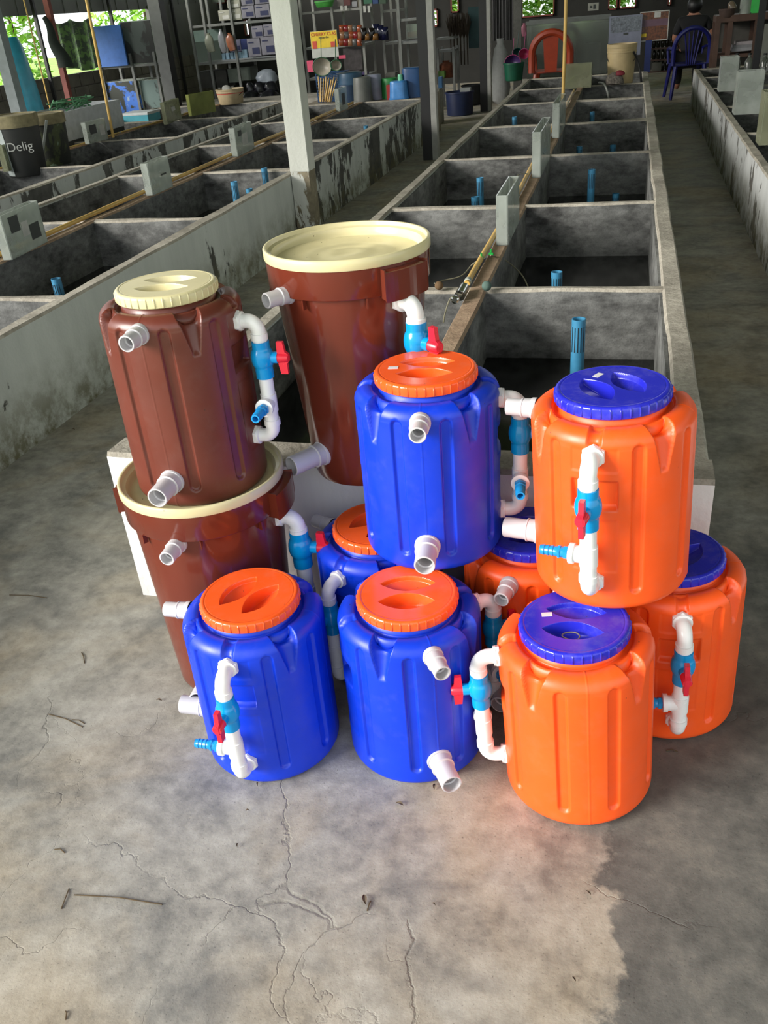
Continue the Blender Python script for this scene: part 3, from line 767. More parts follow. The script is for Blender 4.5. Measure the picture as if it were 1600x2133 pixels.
standpipe('blue stub barely showing above a cross wall left of the column', 550, 350, 6.6)
standpipe('small blue pipe in the far left-row tank right of the column', 762, 262, 9.5)

M_PAPER = simple('paper_note', (178, 178, 172), 0.7)
M_PRINT = simple('dark_print', (52, 56, 54), 0.6)
M_MOSS = simple('moss', (108, 116, 40), 0.95, var=0.5, scale=12, bump=0.6)
M_SIL = simple('grey_silicone', (150, 156, 150), 0.6)
def glass_tank(label, x, y, z, w, d, h, rz=0.0, mat=None, notes=(), group='small glass display tanks', moss=0.0, slant=0):
    """five glass panes around a little water; notes: (u, v, w, h, dark) on the front pane, fractions"""
    mat = mat or M_GLASS
    o = tag(empty('glass_tank', (x, y, z), rz), label, 'glass tank', group)
    t = 0.005
    for (c, s_, nm) in (((0, -d / 2, h / 2), (w, t, h), 'f'), ((0, d / 2, h / 2), (w, t, h), 'b'), ((-w / 2, 0, h / 2), (t, d - t, h), 'l'), ((w / 2, 0, h / 2), (t, d - t, h), 'r'), ((0, 0, 0.003), (w, d, 0.006), 'u')):
        m = MB(); m.box(c, s_); m.build('glass_pane', mat, o)
    m = MB()
    for sx in (-1, 1):
        for sy in (-1, 1): m.box((sx * (w / 2 - 0.004), sy * (d / 2 - 0.004), h / 2), (0.006, 0.006, h - 0.004))
    m.build('silicone_seam', M_SIL, o)
    if moss:
        m = MB(); m.lathe([(0.006, 0.48), (moss * 0.5 * h / 1, 0.45), (moss * h, 0.18), (moss * h * 1.05, 0.02)], n=10)
        m.v = [(v[0] * w * 0.95, v[1] * d * 0.9, v[2]) for v in m.v]; m.build('moss', M_MOSS, o)
    for (u_, v_, nw, nh, dk) in notes:
        m = MB(); m.box(((u_ - 0.5) * w, -d / 2 - 0.0045, v_ * h), (nw * w, 0.002, nh * h)); m.build('printed_note', M_PRINT if dk else M_PAPER, o)
    return o
def flat_tank(label, bl, br, tl, notes=(), mat=None, moss=0.0, z=0.482, th=0.05):
    A, B2 = atZ(*bl, z), atZ(*br, z); d = B2 - A; ln = d.length; h = max(0.12, atY(*tl, A.y).z - z); n_ = Vector((-d.y, d.x, 0)).normalized()
    c = (A + B2) / 2 + n_ * th / 2
    return glass_tank(label, c.x, c.y, z, ln, th, h, math.atan2(d.y, d.x), mat, notes, moss=moss)
flat_tank('cloudy glass tank with dark pictures and a numbered note at the left photo edge', (26, 541), (99, 503), (0, 450), ((0.26, 0.72, 0.24, 0.36, 1), (0.5, 0.52, 0.17, 0.34, 0), (0.74, 0.38, 0.26, 0.36, 1)))
flat_tank('glass tank with faint print on the left centre wall, second from the left edge', (319, 407), (360, 388), (298, 341), ((0.65, 0.5, 0.25, 0.05, 1),))
flat_tank('glass tank with bottle picture on the left centre wall close to the column', (496, 326), (530, 309), (487, 267), ((0.5, 0.5, 0.32, 0.4, 0), (0.25, 0.76, 0.2, 0.2, 1)))
flat_tank('small glass tank with dark print right of the column before the grey tub', (709, 232), (725, 226), (705, 185), ((0.5, 0.5, 0.4, 0.5, 1),))
flat_tank('murky glass tank with white label at far left above the mossy wall', (19, 357), (61, 340), (2, 302), ((0.5, 0.72, 0.24, 0.2, 0),), M_GLASSM)
flat_tank('glass tank with grey picture beside the yellow pole at left', (187, 300), (226, 289), (182, 255), ((0.3, 0.62, 0.34, 0.42, 1), (0.76, 0.5, 0.25, 0.5, 0)))
flat_tank('murky glass pane tank at the foot of the grey post at left', (350, 259), (379, 247), (342, 214), ((0.5, 0.6, 0.25, 0.2, 0),), M_GLASSM)
flat_tank('moss covered glass tank in front of the shelf rack', (400, 242), (450, 232), (397, 197), (), glass_mat('mossiest_glass', (170, 180, 120), 0.7, (136, 142, 84)), moss=0.6)
for (lab, bl, br, tl) in (('broken-topped grey glass tank on the middle centre wall, nearest the camera', (1034, 511), (1056, 462), (1030, 408)), ('thin glass tank second along the middle centre wall', (1108, 370), (1121, 330), (1107, 276)), ('thin glass tank third along the middle centre wall', (1150, 288), (1158, 262), (1148, 216))):
    A = atZ(*bl, 0.482); f_ = glass_tank(lab, A.x + 0.028, A.y + (atZ(*br, 0.482).y - A.y) / 2, 0.482, abs(atZ(*br, 0.482).y - A.y), 0.05, atY(*tl, A.y).z - 0.482, PI / 2)
gx, gz, gw, gh = span(1174, 1232, 130, 176, 11.6)
glass_tank('mossy glass tank behind the yellow pole at the far end of the middle row', gx, 11.75, 0.47, gw, 0.22, gh + 0.02, 0, M_GLASSM, moss=0.5)
for (lab, x0, x1, t, bt, Y, mt) in (('tall clear glass tank farthest along the right wall', 1495, 1530, 126, 190, 10.7, M_GLASS), ('square glass tank with green bottom in the middle of the right wall', 1527, 1580, 156, 236, 8.8, M_GLASS),
                                ('nearest glass tank on the right wall, cut by the photo edge', 1577, 1640, 206, 305, 7.1, M_GLASSM)):
    gx, gz, gw, gh = span(x0, x1, t, bt, Y)
    glass_tank(lab, gx + 0.02, Y, 0.447, gw, 0.2, gh + 0.03, 0, mt, moss=0.12)

# yellow air pipes lying along the centre walls
def run_pipe(label, x, y0, y1, z, r=0.013, wob=0.006):
    m = MB(); pts = [(x + wob * math.sin(t * 9), y0 + (y1 - y0) * t, z + 0.002 * math.sin(t * 23)) for t in np.linspace(0, 1, 40)]
    o = tag(empty('air_pipe', (0, 0, 0)), label, 'pipe', 'yellow air pipes')
    m.tube(pts, r, n=14); m.build('pipe', M_BAMBOO, o, smooth=True)
    k = MB()
    for i in range(0, int((y1 - y0) / 1.6) + 1):
        k.lathe([(0, r * 1.0), (0.002, r * 1.25), (0.03, r * 1.25), (0.032, r)], (x + wob * math.sin((i * 1.6 / (y1 - y0)) * 9), y0 + 0.02 + i * 1.6, z), (0, 1, 0), n=14)
    k.build('coupling', M_SIL, o, smooth=True); return o
run_pipe('yellow air pipe lying along the middle centre wall between the tanks', -0.59, 3.50, 11.2, Z_RIM + 0.014, 0.0125)
run_pipe('yellow air pipe running along the left centre wall past the white column', -3.245, 2.6, 11.3, Z_RIM + 0.014, 0.014)
run_pipe('thin yellow pipe along the farthest left mossy wall', -5.46, 6.3, 11.9, Z_RIM + 0.010, 0.009)
def up_pipe(label, base, top, r):
    m = MB(); pts = [Vector(base).lerp(Vector(top), t) + Vector((0.012 * math.sin(t * 5), 0, 0)) for t in np.linspace(0, 1, 14)]
    o = m.tube(pts, r, n=14).build('hanging_pipe', M_BAMBOO, smooth=True); o.data.transform(Matrix.Translation(-Vector(base))); o.location = base
    return tag(o, label, 'pipe')
p0 = atZ(1172, 228, 0.49); up_pipe('yellow pipe rising from the middle row up out of the photo', p0, (p0.x - 0.02, p0.y + 0.05, 4.2), 0.016)
p0 = atZ(236, 286, 0.49); up_pipe('yellow pipe rising at left between the white box and glass tank', p0, (p0.x + 0.02, p0.y + 0.05, 4.2), 0.015)
p0 = atY(89, 164, 10.9); up_pipe('very thin yellow pole standing in the bright left opening', (p0.x, 10.9, 0.5), (p0.x - 0.02, 10.9, 4.2), 0.009)
# end cap with chrome screw, air stones, thin hoses
m = MB(); m.tube([(-0.59, 3.33, Z_RIM + 0.016), (-0.59, 3.44, Z_RIM + 0.016)], 0.021, n=16); m.lathe([(0, 0.016), (0.02, 0.016), (0.026, 0.01)], (-0.60, 3.30, Z_RIM + 0.014), (0, -1, 0.1), n=16)
tag(m.build('pipe_valve', simple('chrome', (190, 190, 186), 0.15, metal=1.0), smooth=True), 'chrome end valve of the yellow pipe on the middle wall', 'valve')
def ball(label, p, r, mat):
    m = MB(); pr = [(r - r * math.cos(a), r * math.sin(a) * 0.98 + 0.0001) for a in np.linspace(0.01, PI - 0.01, 14)]
    m.lathe(pr, (0, 0, 0), n=18); o = m.build('air_stone', mat, smooth=True); o.location = p; return tag(o, label, 'air stone', 'air stones on the walls')
ball('round greenish air stone on the first cross wall right of the yellow pipe', atZ(1014, 606, Z_RIM) , 0.02, simple('green_stone', (78, 100, 92), 0.9, bump=0.5))
ball('round brown air stone on the first cross wall behind the brown bucket', atZ(915, 604, Z_RIM), 0.018, simple('brown_stone', (96, 74, 48), 0.9, bump=0.5))
ball('small brown air stone on the middle centre wall behind the broken glass', atZ(1066, 464, Z_RIM), 0.016, simple('brown_stone', (96, 74, 48), 0.9))
def hose(label, pts, r=0.003, mat=None):
    P = [Vector(p) for p in pts]; out = []
    for i in range(len(P) - 1):
        a, b2, c, d = P[max(i - 1, 0)], P[i], P[i + 1], P[min(i + 2, len(P) - 1)]
        for t in np.linspace(0, 1, 8, endpoint=False):
            out.append(0.5 * ((2 * b2) + (c - a) * t + (2 * a - 5 * b2 + 4 * c - d) * t * t + (3 * b2 - a - 3 * c + d) * t ** 3))
    out.append(P[-1]); m = MB(); m.tube(out, r, n=8)
    o = m.build('air_hose', mat or simple('grey_hose', (120, 116, 96), 0.5), smooth=True); return tag(o, label, 'hose', 'thin air hoses')
hose('thin hose from the green tap falling into the second right tank', [atZ(1022, 532, 0.5), atY(1050, 540, 4.1) , atY(1085, 570, 4.0), atY(1100, 597, 3.9)])
hose('thin hose from the green tap into the left tank of the middle row', [atZ(1008, 538, 0.5), atY(985, 550, 4.05), atY(962, 574, 3.95), atY(925, 584, 3.9), atY(905, 590, 3.8)])
hose('thin dark hose looping beside the first centre wall, by the brown bucket', [atZ(962, 614, 0.5), atY(940, 620, 3.3), atY(928, 650, 3.25), atY(924, 672, 3.2)])
hose('thin hose near the thin glass tank of the middle centre wall', [atZ(1100, 362, 0.5), atY(1080, 364, 5.3), atY(1066, 390, 5.25), atY(1060, 418, 5.2)])
for lab, p in (('green plastic air tap left of the yellow pipe', atZ(1003, 537, 0.5)), ('green plastic air tap right of the yellow pipe', atZ(1023, 529, 0.5))):
    m = MB(); m.box((0, 0, 0), (0.022, 0.012, 0.012)); m.box((0.0, 0, 0.012), (0.008, 0.008, 0.02)); o = m.build('air_tap', simple('green_tap', (30, 150, 60), 0.4), bevel=0.002); o.location = p; tag(o, lab, 'tap', 'green air taps')

# ------------------------------------------------------------------ shelves, tubs and goods at the back
def place(px0, px1, pyt, pyb, Y): return span(px0, px1, pyt, pyb, Y)
def box_thing(name, label, cat, rect, Y, depth, mat, group=None, lid=None, band=None, bevel=0.004, zfix=None):
    x, z, w, h = place(*rect, Y)
    if zfix is not None: h += z - zfix; z = zfix
    o = tag(empty(name, (x, Y + depth / 2, z)), label, cat, group)
    m = MB(); m.box((0, 0, h / 2), (w, depth, h)); m.build('body', mat, o, bevel=bevel)
    if lid: m = MB(); m.box((0, 0, h - 0.012), (w + 0.008, depth + 0.008, 0.03)); m.build('lid', lid, o, bevel=0.003)
    if band: m = MB(); m.box((w * 0.12, -depth / 2 - 0.002, h * 0.32), (w * 0.55, 0.004, h * 0.36)); m.box((-w * 0.2, -depth / 2 - 0.002, h * 0.78), (w * 0.4, 0.004, h * 0.07)); m.build('print', band, o)
    return o
def tub(label, rect, Y, mat, inv=True, taper=0.14, square=0.0, group='plastic tubs on the far ledge', name='tub', zfix=None, cat='tub'):
    x, z, w, h = cspan(*rect, Y)
    if zfix is not None: h += z - zfix; z = zfix
    R0 = w / 2; R1 = R0 * (1 - taper); o = tag(empty(name, (x, Y, z)), label, cat, group); m = MB(); n = 40
    pr = [(0, R0), (0.012, R0), (0.014, R0 * 0.975), (h * 0.5, (R0 + R1) / 2 * 0.975), (h - 0.02, R1), (h - 0.006, R1 * 0.97), (h, R1 * 0.9)] if inv else \
         [(0, R1 * 0.9), (0.01, R1), (h - 0.02, R0 * 0.97), (h - 0.018, R0), (h, R0), (h, R0 * 0.95), (0.02, R1 * 0.92), (0.02, 0.01)]
    m.lathe(pr, n=n, cap1=inv)
    if square:
        for i, v in enumerate(m.v):
            a = math.atan2(v[1], v[0]); k = (abs(math.cos(a)) ** 4 + abs(math.sin(a)) ** 4) ** (-0.25)
            k = 1 + (k - 1) * square; m.v[i] = (v[0] * k, v[1] * k * 0.8, v[2])
    m.build('body', mat, o, smooth=True)
    k = MB(); zr = 0.012 if inv else h - 0.012
    k.lathe([(zr - 0.008, R0 * 1.0), (zr - 0.008, R0 * 1.035), (zr + 0.008, R0 * 1.035), (zr + 0.008, R0 * 1.0)], n=n, cap0=False, cap1=False)
    if square:
        for i, v in enumerate(k.v):
            a = math.atan2(v[1], v[0]); q = (abs(math.cos(a)) ** 4 + abs(math.sin(a)) ** 4) ** (-0.25)
            q = 1 + (q - 1) * square; k.v[i] = (v[0] * q, v[1] * q * 0.8, v[2])
    k.build('rim', mat, o, smooth=True); return o
C = lambda n, rgb, r=0.45, **kw: simple(n, rgb, r, **kw)
# ledge at the end of the left rows
lx0, lx1 = -6.6, -2.36
m = MB(); m.box(((-3.98 - 2.36) / 2, 11.95, 0.235), (1.62, 0.78, 0.47)); o = m.build('trim_20', concrete('ledge', (96, 88, 74), (140, 130, 112)), bevel=0.006); struct(o)
m = MB(); m.box((-5.2, 12.9, 0.235), (2.6, 0.8, 0.47)); o = m.build('trim_21', concrete('ledge2', (110, 106, 96), (150, 146, 136)), bevel=0.006); struct(o)
ZL = 0.47
tub('grey round tub upside down on the ledge', (735, 778, 160, 206), 11.62, C('tub_grey', (96, 98, 92)), zfix=ZL)
tub('pale lilac square tub upside down behind the grey tub', (758, 799, 155, 196), 11.8, C('tub_lilac', (130, 134, 152)), square=0.7, zfix=ZL)
tub('dark blue tub lying upside down beside the bamboo sticks', (703, 756, 174, 204), 11.68, C('tub_navy', (12, 44, 72)), zfix=ZL, taper=0.06)
tub('dull blue wide tub stacked on the dark blue tub', (704, 757, 150, 176), 11.7, C('tub_steel_blue', (36, 72, 98)), zfix=None, taper=0.04)
tub('green basin upside down behind the small red box', (793, 834, 162, 196), 11.85, C('tub_green', (36, 128, 58)), zfix=ZL)
tub('bright blue basin upside down at the front of the ledge', (811, 852, 168, 200), 11.66, C('tub_blue', (64, 128, 190), 0.25), square=0.5, zfix=ZL)
tub('tall deep blue tub at the right end of the ledge by the black post', (840, 884, 140, 194), 11.8, C('tub_deepblue', (14, 62, 108)), square=0.8, taper=0.05, zfix=ZL)
tub('mint green cup upside down next to the tall deep blue tub', (829, 841, 155, 178), 11.72, C('cup_mint', (110, 190, 150)), zfix=None, name='cup', cat='cup', group=None)
box_thing('box', 'small red box between the green basin and bright blue basin', 'box', (805, 815, 177, 201), 11.62, 0.08, C('red_box', (150, 34, 28)), zfix=ZL)
# blue crate with yellow sticks
x, z, w, h = place(650, 706, 152, 213, 11.6)
cr = tag(empty('crate', (x, 11.8, ZL)), 'blue plastic crate holding a bundle of yellow sticks', 'crate'); h = z + h - ZL
M_CR = C('crate_blue', (16, 62, 104))
for i in range(9):
    m = MB(); zz_ = 0.02 + i * (h - 0.04) / 8; m.box((0, 0, zz_), (w, 0.012, 0.012)); m.box((0, 0.3, zz_), (w, 0.012, 0.012)); m.box((-w / 2, 0.15, zz_), (0.012, 0.3, 0.012)); m.box((w / 2, 0.15, zz_), (0.012, 0.3, 0.012)); m.build('slat', M_CR, cr)
for i in range(9):
    m = MB(); m.box((-w / 2 + i * w / 8, 0.004, h / 2), (0.01, 0.01, h)); m.build('rib', M_CR, cr)
m = MB(); m.box((0, 0.15, 0.01), (w, 0.3, 0.01)); m.build('bottom', M_CR, cr)
for i in range(11):
    a = atY(667 + i * 2.2, 212, 11.55); c = atY(663 + i * 3.6 + (i % 3) * 2, 160 + (i % 4) * 2, 11.62)
    m = MB(); m.tube([a + Vector((0, -0.02 * (i % 2), 0)), c], 0.008, n=8); o = m.build('stick', M_BAMBOO, smooth=True); o.data.transform(Matrix.Translation(-a)); o.location = a
    o.location.z = max(o.location.z, ZL); tag(o, '%s yellow stick from the left in the blue crate' % ['first', 'second', 'third', 'fourth', 'fifth', 'sixth', 'seventh', 'eighth', 'ninth', 'tenth', 'last'][i], 'stick', 'bundle of yellow sticks')
# aquarium nets hanging above the crate, pink tags
def card(name, label, cat, rect, Y, mat, t=0.006, group=None, rz=0.0, frame=None, prints=()):
    x, z, w, h = place(*rect, Y); o = tag(empty(name, (x, Y, z), rz), label, cat, group)
    m = MB(); m.box((0, 0, h / 2), (w, t, h)); m.build('sheet', mat, o)
    if frame:
        m = MB()
        for s_ in (-1, 1): m.box((s_ * w / 2, 0, h / 2), (0.012, t + 0.008, h + 0.01)); m.box((0, 0, h / 2 + s_ * h / 2), (w, t + 0.008, 0.012))
        m.build('frame', frame, o)
    for i_, (u_, v_, pw, ph, mt) in enumerate(prints):
        m = MB(); m.box(((u_ - 0.5) * w, -t / 2 - 0.002 - 0.003 * (i_ > 0), v_ * h), (pw * w, 0.003, ph * h)); m.build('print', mt, o)
    return o
def net(label, px, py, Y, r, mat, hook):
    p = atY(px, py, Y); o = tag(empty('hand_net', p), label, 'net', 'hand nets')
    m = MB(); m.tube([(r * math.cos(a), 0, r * 0.85 * math.sin(a)) for a in np.linspace(0, 2 * PI, 25)], 0.005, n=6); m.build('hoop', hook, o, smooth=True)
    m = MB(); pr = [(0, r * 0.97), (0.02, r * 0.9), (0.06, r * 0.55), (0.08, r * 0.1)]; m.lathe(pr, axis=(0, 1, 0), n=18, cap0=False); m.v = [(v[0], v[1], v[2] * 0.85) for v in m.v]; m.build('mesh_bag', mat, o, smooth=True)
    m = MB(); m.tube([(0, 0, r * 0.85), (0.02, 0.0, r * 0.85 + 0.22)], 0.005, n=6); m.build('handle', hook, o, smooth=True); return o
net('large white hand net with green hoop hanging over the blue crate', 671, 139, 11.5, 0.12, C('net_white', (150, 144, 130)), C('hoop_green', (30, 84, 50)))
net('narrow white hand net beside the large one, under the yellow poster', 700, 136, 11.5, 0.07, C('net_white', (150, 144, 130)), C('hoop_green', (30, 84, 50)))
card('hang_tag', 'pink card left of the large hand net', 'card', (640, 653, 126, 150), 11.55, C('pink', (206, 72, 104)), group='pink cards')
card('hang_tag', 'pink card right of the narrow hand net', 'card', (706, 720, 115, 122), 11.55, C('pink', (206, 72, 104)), group='pink cards')
M_YEL, M_REDP = C('poster_yellow', (214, 184, 40), 0.6), C('poster_red', (190, 70, 50), 0.6)
pst = card('poster', 'yellow and white poster hanging on the rack above the hand nets', 'poster', (648, 704, 64, 120), 12.0, C('poster_white', (176, 178, 170), 0.6),
     prints=((0.5, 0.68, 0.98, 0.62, M_YEL), (0.14, 0.50, 0.16, 0.28, M_REDP), (0.84, 0.48, 0.2, 0.2, M_REDP)))
x, z, w, h = place(648, 704, 64, 120, 12.0)
text_mesh('CHERRY CLAS', 0.052, M_REDP, 'lettering', pst, (0, -0.010, h * 0.88), (PI / 2, 0, 0))
text_mesh('enjoy the', 0.036, M_PRINT, 'lettering', pst, (0, -0.010, h * 0.76), (PI / 2, 0, 0))

def rack(label, rects, Y, depth, shelves, mat, name='shelf_rack', ztop=None, group='steel shelf racks'):
    """rects: (px, py) foot pixels of front uprights; shelves: pixel y at the first upright"""
    xs_ = [atY(p, 120, Y).x for p in rects]; x0, x1 = min(xs_), max(xs_)
    o = tag(empty(name, ((x0 + x1) / 2, Y + depth / 2, 0)), label, 'shelf', group); zt = ztop or 2.15; cx = (x0 + x1) / 2
    for x in xs_:
        for y in (-depth / 2, depth / 2):
            m = MB(); m.box((x - cx, y, zt / 2), (0.035, 0.035, zt)); m.build('upright', mat, o)
    for (py, col_) in shelves:
        zc = atY((rects[0] + rects[-1]) / 2, py, Y).z
        m = MB(); m.box((0, 0, zc - 0.015), (x1 - x0 + 0.02, depth, 0.03)); m.build('shelf_board', col_ or mat, o)
    return o
# ---- rack left of the column (depth 13.6)
YR = 13.6
rack('steel shelf rack left of the white column loaded with printed cartons', (408, 437, 494, 578), YR, 0.7, ((126, None), (46, None), (212, M_TIMBER)), M_STEEL_G)
def goods(fn_list):
    for f_ in fn_list: f_()
M_CT = C('carton_print', (132, 130, 140), 0.7); M_CTW = C('carton_cream', (150, 150, 136), 0.7); M_NAVY = C('navy_print', (40, 46, 84), 0.6)
for i, (rect, mt) in enumerate((((455, 479, 21, 43), M_CTW), ((480, 503, 18, 42), M_CTW), ((503, 530, 12, 38), M_CT), ((531, 562, 9, 36), M_CT), ((473, 500, 0, 17), M_CTW), ((502, 528, -10, 11), M_CT), ((530, 560, -14, 8), M_CT))):
    box_thing('carton', ['cream carton at the left end of the upper rack shelf', 'second cream carton from the left on the upper rack shelf', 'printed carton with bottle pictures, third on the upper shelf', 'printed carton touching the column on the upper shelf', 'cream carton on top of the first two cartons', 'printed carton on top of the third carton', 'printed carton on top, touching the column'][i],
              'carton', rect, YR + 0.02, 0.28, mt, 'cartons on the rack', band=(M_NAVY if mt is M_CT else M_PAPER))
for i, rect in enumerate(((516, 543, 80, 118), (544, 574, 76, 114), (524, 548, 54, 79), (549, 572, 50, 75))):
    box_thing('carton', ['lower left printed carton on the middle rack shelf', 'lower right printed carton on the middle shelf beside the column', 'upper left printed carton on the middle shelf', 'upper right printed carton on the middle shelf beside the column'][i], 'carton', rect, YR + 0.02, 0.28, M_CT, 'cartons on the rack', band=M_NAVY)
M_LB = C('light_blue_pack', (130, 160, 180), 0.5); M_DB = C('dark_blue_pack', (28, 44, 100), 0.5)
for i in range(5):
    x0 = 462 + i * 8.6
    box_thing('packet', '%s small light blue packet from the left on the middle rack shelf' % ['first', 'second', 'third', 'fourth', 'fifth'][i], 'packet', (x0, x0 + 7, 111 - i * 0.7, 125 - i * 0.8), YR + 0.02, 0.07, M_LB, 'light blue packets in a row')
box_thing('packet', 'larger light blue pack at the right end of the small packets', 'packet', (504, 515, 103, 121), YR + 0.02, 0.1, M_LB)
box_thing('packet', 'dark blue pack behind the larger light blue pack', 'packet', (503, 522, 81, 120), YR + 0.15, 0.12, M_DB)
box_thing('packet', 'lavender printed pack standing behind the small light blue packets', 'packet', (477, 502, 83, 108), YR + 0.15, 0.1, C('lavender', (112, 112, 134)), band=M_NAVY)
def sack(name, label, rect, Y, mat, cat='sack', amp=0.16, group=None, depth=0.8, tie=True, zfix=None):
    x, z, w, h = cspan(*rect, Y)
    if zfix is not None: h += z - zfix; z = zfix
    m = MB(); n = 28; pr = [(0, 0.55), (0.05, 0.85), (0.25, 1.0), (0.5, 0.96), (0.72, 0.86), (0.85, 0.6), (0.92, 0.34), (1.0, 0.42)] if tie else [(0, 0.7), (0.08, 0.95), (0.4, 1.0), (0.75, 0.8), (0.95, 0.4), (1.0, 0.05)]
    m.lathe([(a * h, b2 * w / 2) for a, b2 in pr], n=n)
    for i, v in enumerate(m.v):
        k = 1 + amp * mnoise.noise(Vector((v[0] * 9, v[1] * 9, v[2] * 7)) ) * 2; m.v[i] = (v[0] * k, v[1] * k * depth, v[2])
    o = m.build(name, mat, smooth=True); o.location = (x, Y, z); return tag(o, label, cat, group)
sack('plastic_bag', 'pale bag with dark tie hanging from the left rack upright', (430, 450, 69, 109), YR - 0.06, C('bag_pale', (124, 128, 112)), 'bag', 0.2, 'hanging bags', 0.5)
sack('plastic_bag', 'long silvery bag hanging in front of the middle shelf', (459, 474, 60, 110), YR - 0.06, C('bag_silver', (122, 124, 128), 0.25), 'bag', 0.25, 'hanging bags', 0.5)
sack('plastic_bag', 'mixed orange and grey bag hanging beside the silvery bag', (474, 492, 68, 106), YR - 0.06, C('bag_orange', (150, 92, 66), 0.3), 'bag', 0.25, 'hanging bags', 0.5)
sack('plastic_bag', 'big white plastic bag sitting at the column edge', (536, 582, 143, 172), YR + 0.02, C('bag_white', (150, 158, 168), 0.35), 'bag', 0.15, None, 0.7, tie=False)
for i, rect in enumerate(((512, 532, 170, 190), (530, 556, 169, 192), (552, 582, 168, 190), (508, 545, 188, 208), (545, 585, 186, 207))):
    sack('plastic_bag', 'glossy black plastic bag, %s of the heap right of the striped pail' % ['upper left', 'upper middle', 'upper right', 'lower left', 'lower right'][i], rect, YR - 0.1 - 0.12 * (i > 2), C('bag_black', (22, 22, 30), 0.2), 'bag', 0.25, 'heap of black bags', 0.8, tie=False)
# stacked dark cartons lower
for i, rect in enumerate(((415, 448, 148, 184), (449, 473, 146, 182), (475, 498, 143, 172), (499, 522, 140, 168))):
    box_thing('carton', ['dim grey carton low on the rack, far left', 'dim grey carton low on the rack, second', 'greenish carton low on the rack, third', 'greenish carton low on the rack, fourth'][i], 'carton', rect, YR + 0.12, 0.3, C('carton_dim%d' % (i > 1), ((58, 58, 54), (84, 92, 84))[i > 1], 0.8), 'dim cartons low on the rack')
card('signboard', 'pale green board behind the hanging bags at the rack', 'board', (403, 462, 62, 86), YR + 0.68, C('board_mint', (92, 112, 104), 0.7))
card('signboard', 'dark green board under the pale green board', 'board', (403, 460, 86, 130), YR + 0.68, C('board_dark', (30, 48, 36), 0.7))
# ---- racks right of the column
YQ = 14.2
rack('steel shelf rack right of the column with snack packets', (637, 700, 760), YQ, 0.6, ((95, None), (20, None), (160, None)), M_STEEL_W)
rack('narrow metal stand with a glass jar near the nearest black post', (836, 880), YQ, 0.5, ((86, M_STEEL_G), (38, M_STEEL_G)), M_STEEL_G)
rack('dark shelf rack behind the dark blue packs', (802, 834), YQ + 0.3, 0.6, ((88, None), (20, None)), M_STEEL_W)
def pouch(label, rect, Y, mat, group, rz=0.0):
    x, z, w, h = place(*rect, Y); m = MB(); nx, nz = 7, 7; vs = []; fs = []
    for s_ in (-1, 1):
        for j in range(nz):
            for i in range(nx):
                u_, v_ = i / (nx - 1) * 2 - 1, j / (nz - 1) * 2 - 1
                b2 = max(0, (1 - u_ ** 4)) * max(0, (1 - v_ ** 4)) * 0.03 + 0.001
                vs.append((u_ * w / 2, s_ * b2, (v_ + 1) * h / 2))
    o_ = nx * nz
    for s_ in (0, 1):
        for j in range(nz - 1):
            for i in range(nx - 1):
                a = s_ * o_ + j * nx + i; fs.append((a, a + 1, a + nx + 1, a + nx))
    m.add(vs, fs); o = m.build('snack_packet', mat, smooth=True); o.location = (x, Y, z); o.rotation_euler = (0, 0, rz); return tag(o, label, 'packet', group)
cols = [C('pk_orange', (150, 74, 44), 0.25), C('pk_red', (130, 36, 38), 0.25), C('pk_tan', (150, 108, 78), 0.3), C('pk_grey', (92, 92, 90), 0.25)]
for r_ in range(3):
    for i in range(5):
        x0 = 706 + i * 9.2 + (r_ % 2) * 2; y0 = 52 + r_ * 14
        pouch('%s snack packet, %s from the left in the %s layer on the rack shelf' % (['orange', 'red', 'tan', 'grey'][(i + r_ * 2) % 4], ['first', 'second', 'third', 'fourth', 'fifth'][i], ['top', 'middle', 'bottom'][r_]), (x0, x0 + 11, y0, y0 + 16 if r_ < 2 else 96), YQ - 0.02 - r_ * 0.03, cols[(i + r_ * 2) % 4], 'pile of snack packets', random.uniform(-0.3, 0.3))
for i in range(4):
    x0 = 752 + i * 8; pouch('%s black and gold packet from the left before the dark blue packs' % ['first', 'second', 'third', 'fourth'][i], (x0, x0 + 12, 58 + (i % 2) * 12, 84), YQ - 0.05, C('pk_gold', (120, 84, 44), 0.2) if i % 2 else C('pk_black', (26, 20, 18), 0.2), 'black and gold packets', 0.2)
for i in range(3):
    x0 = 776 + i * 9; pouch('%s dark blue glossy pack from the left on the rack shelf' % ['first', 'second', 'third'][i], (x0, x0 + 15, 50 + i * 3, 84), YQ, C('pk_navy', (20, 22, 48), 0.15), 'dark blue packs', 0.1)
tub('shiny green basket on the upper shelf right of the column', (657, 697, 1, 15), YQ - 0.02, C('basket_green', (70, 150, 66), 0.3), inv=False, square=0.6, group=None, name='basket', cat='basket')
for i, (c_, rect) in enumerate((((96, 88, 84), (702, 716, -4, 14)), ((84, 34, 34), (716, 730, -2, 12)), ((140, 140, 144), (733, 744, 3, 14)), ((98, 92, 76), (745, 756, -2, 14)), ((44, 96, 70), (757, 775, -6, 8)), ((30, 60, 110), (776, 788, -4, 8)), ((48, 70, 50), (789, 804, -4, 8)))):
    box_thing('packet', ['brown pack', 'dark red pack', 'white pack', 'khaki pack', 'green pack', 'blue pack', 'dull green pack'][i] + ' on the top edge shelf right of the column', 'packet', rect, YQ, 0.12, C('up_%d' % i, c_, 0.4), 'packs on the top shelf')
for i, (a, b2) in enumerate(((709, 722), (718, 731), (757, 768), (766, 776))):
    card('hang_tag', '%s small pale price tag from the left under the top shelf' % ['first', 'second', 'third', 'fourth'][i], 'tag', (a, a + 5, 12, 22 if i < 2 else 26), YQ - 0.05, M_PAPER, group='hanging price tags')
x, z, w, h = place(846, 876, 50, 80, YQ)
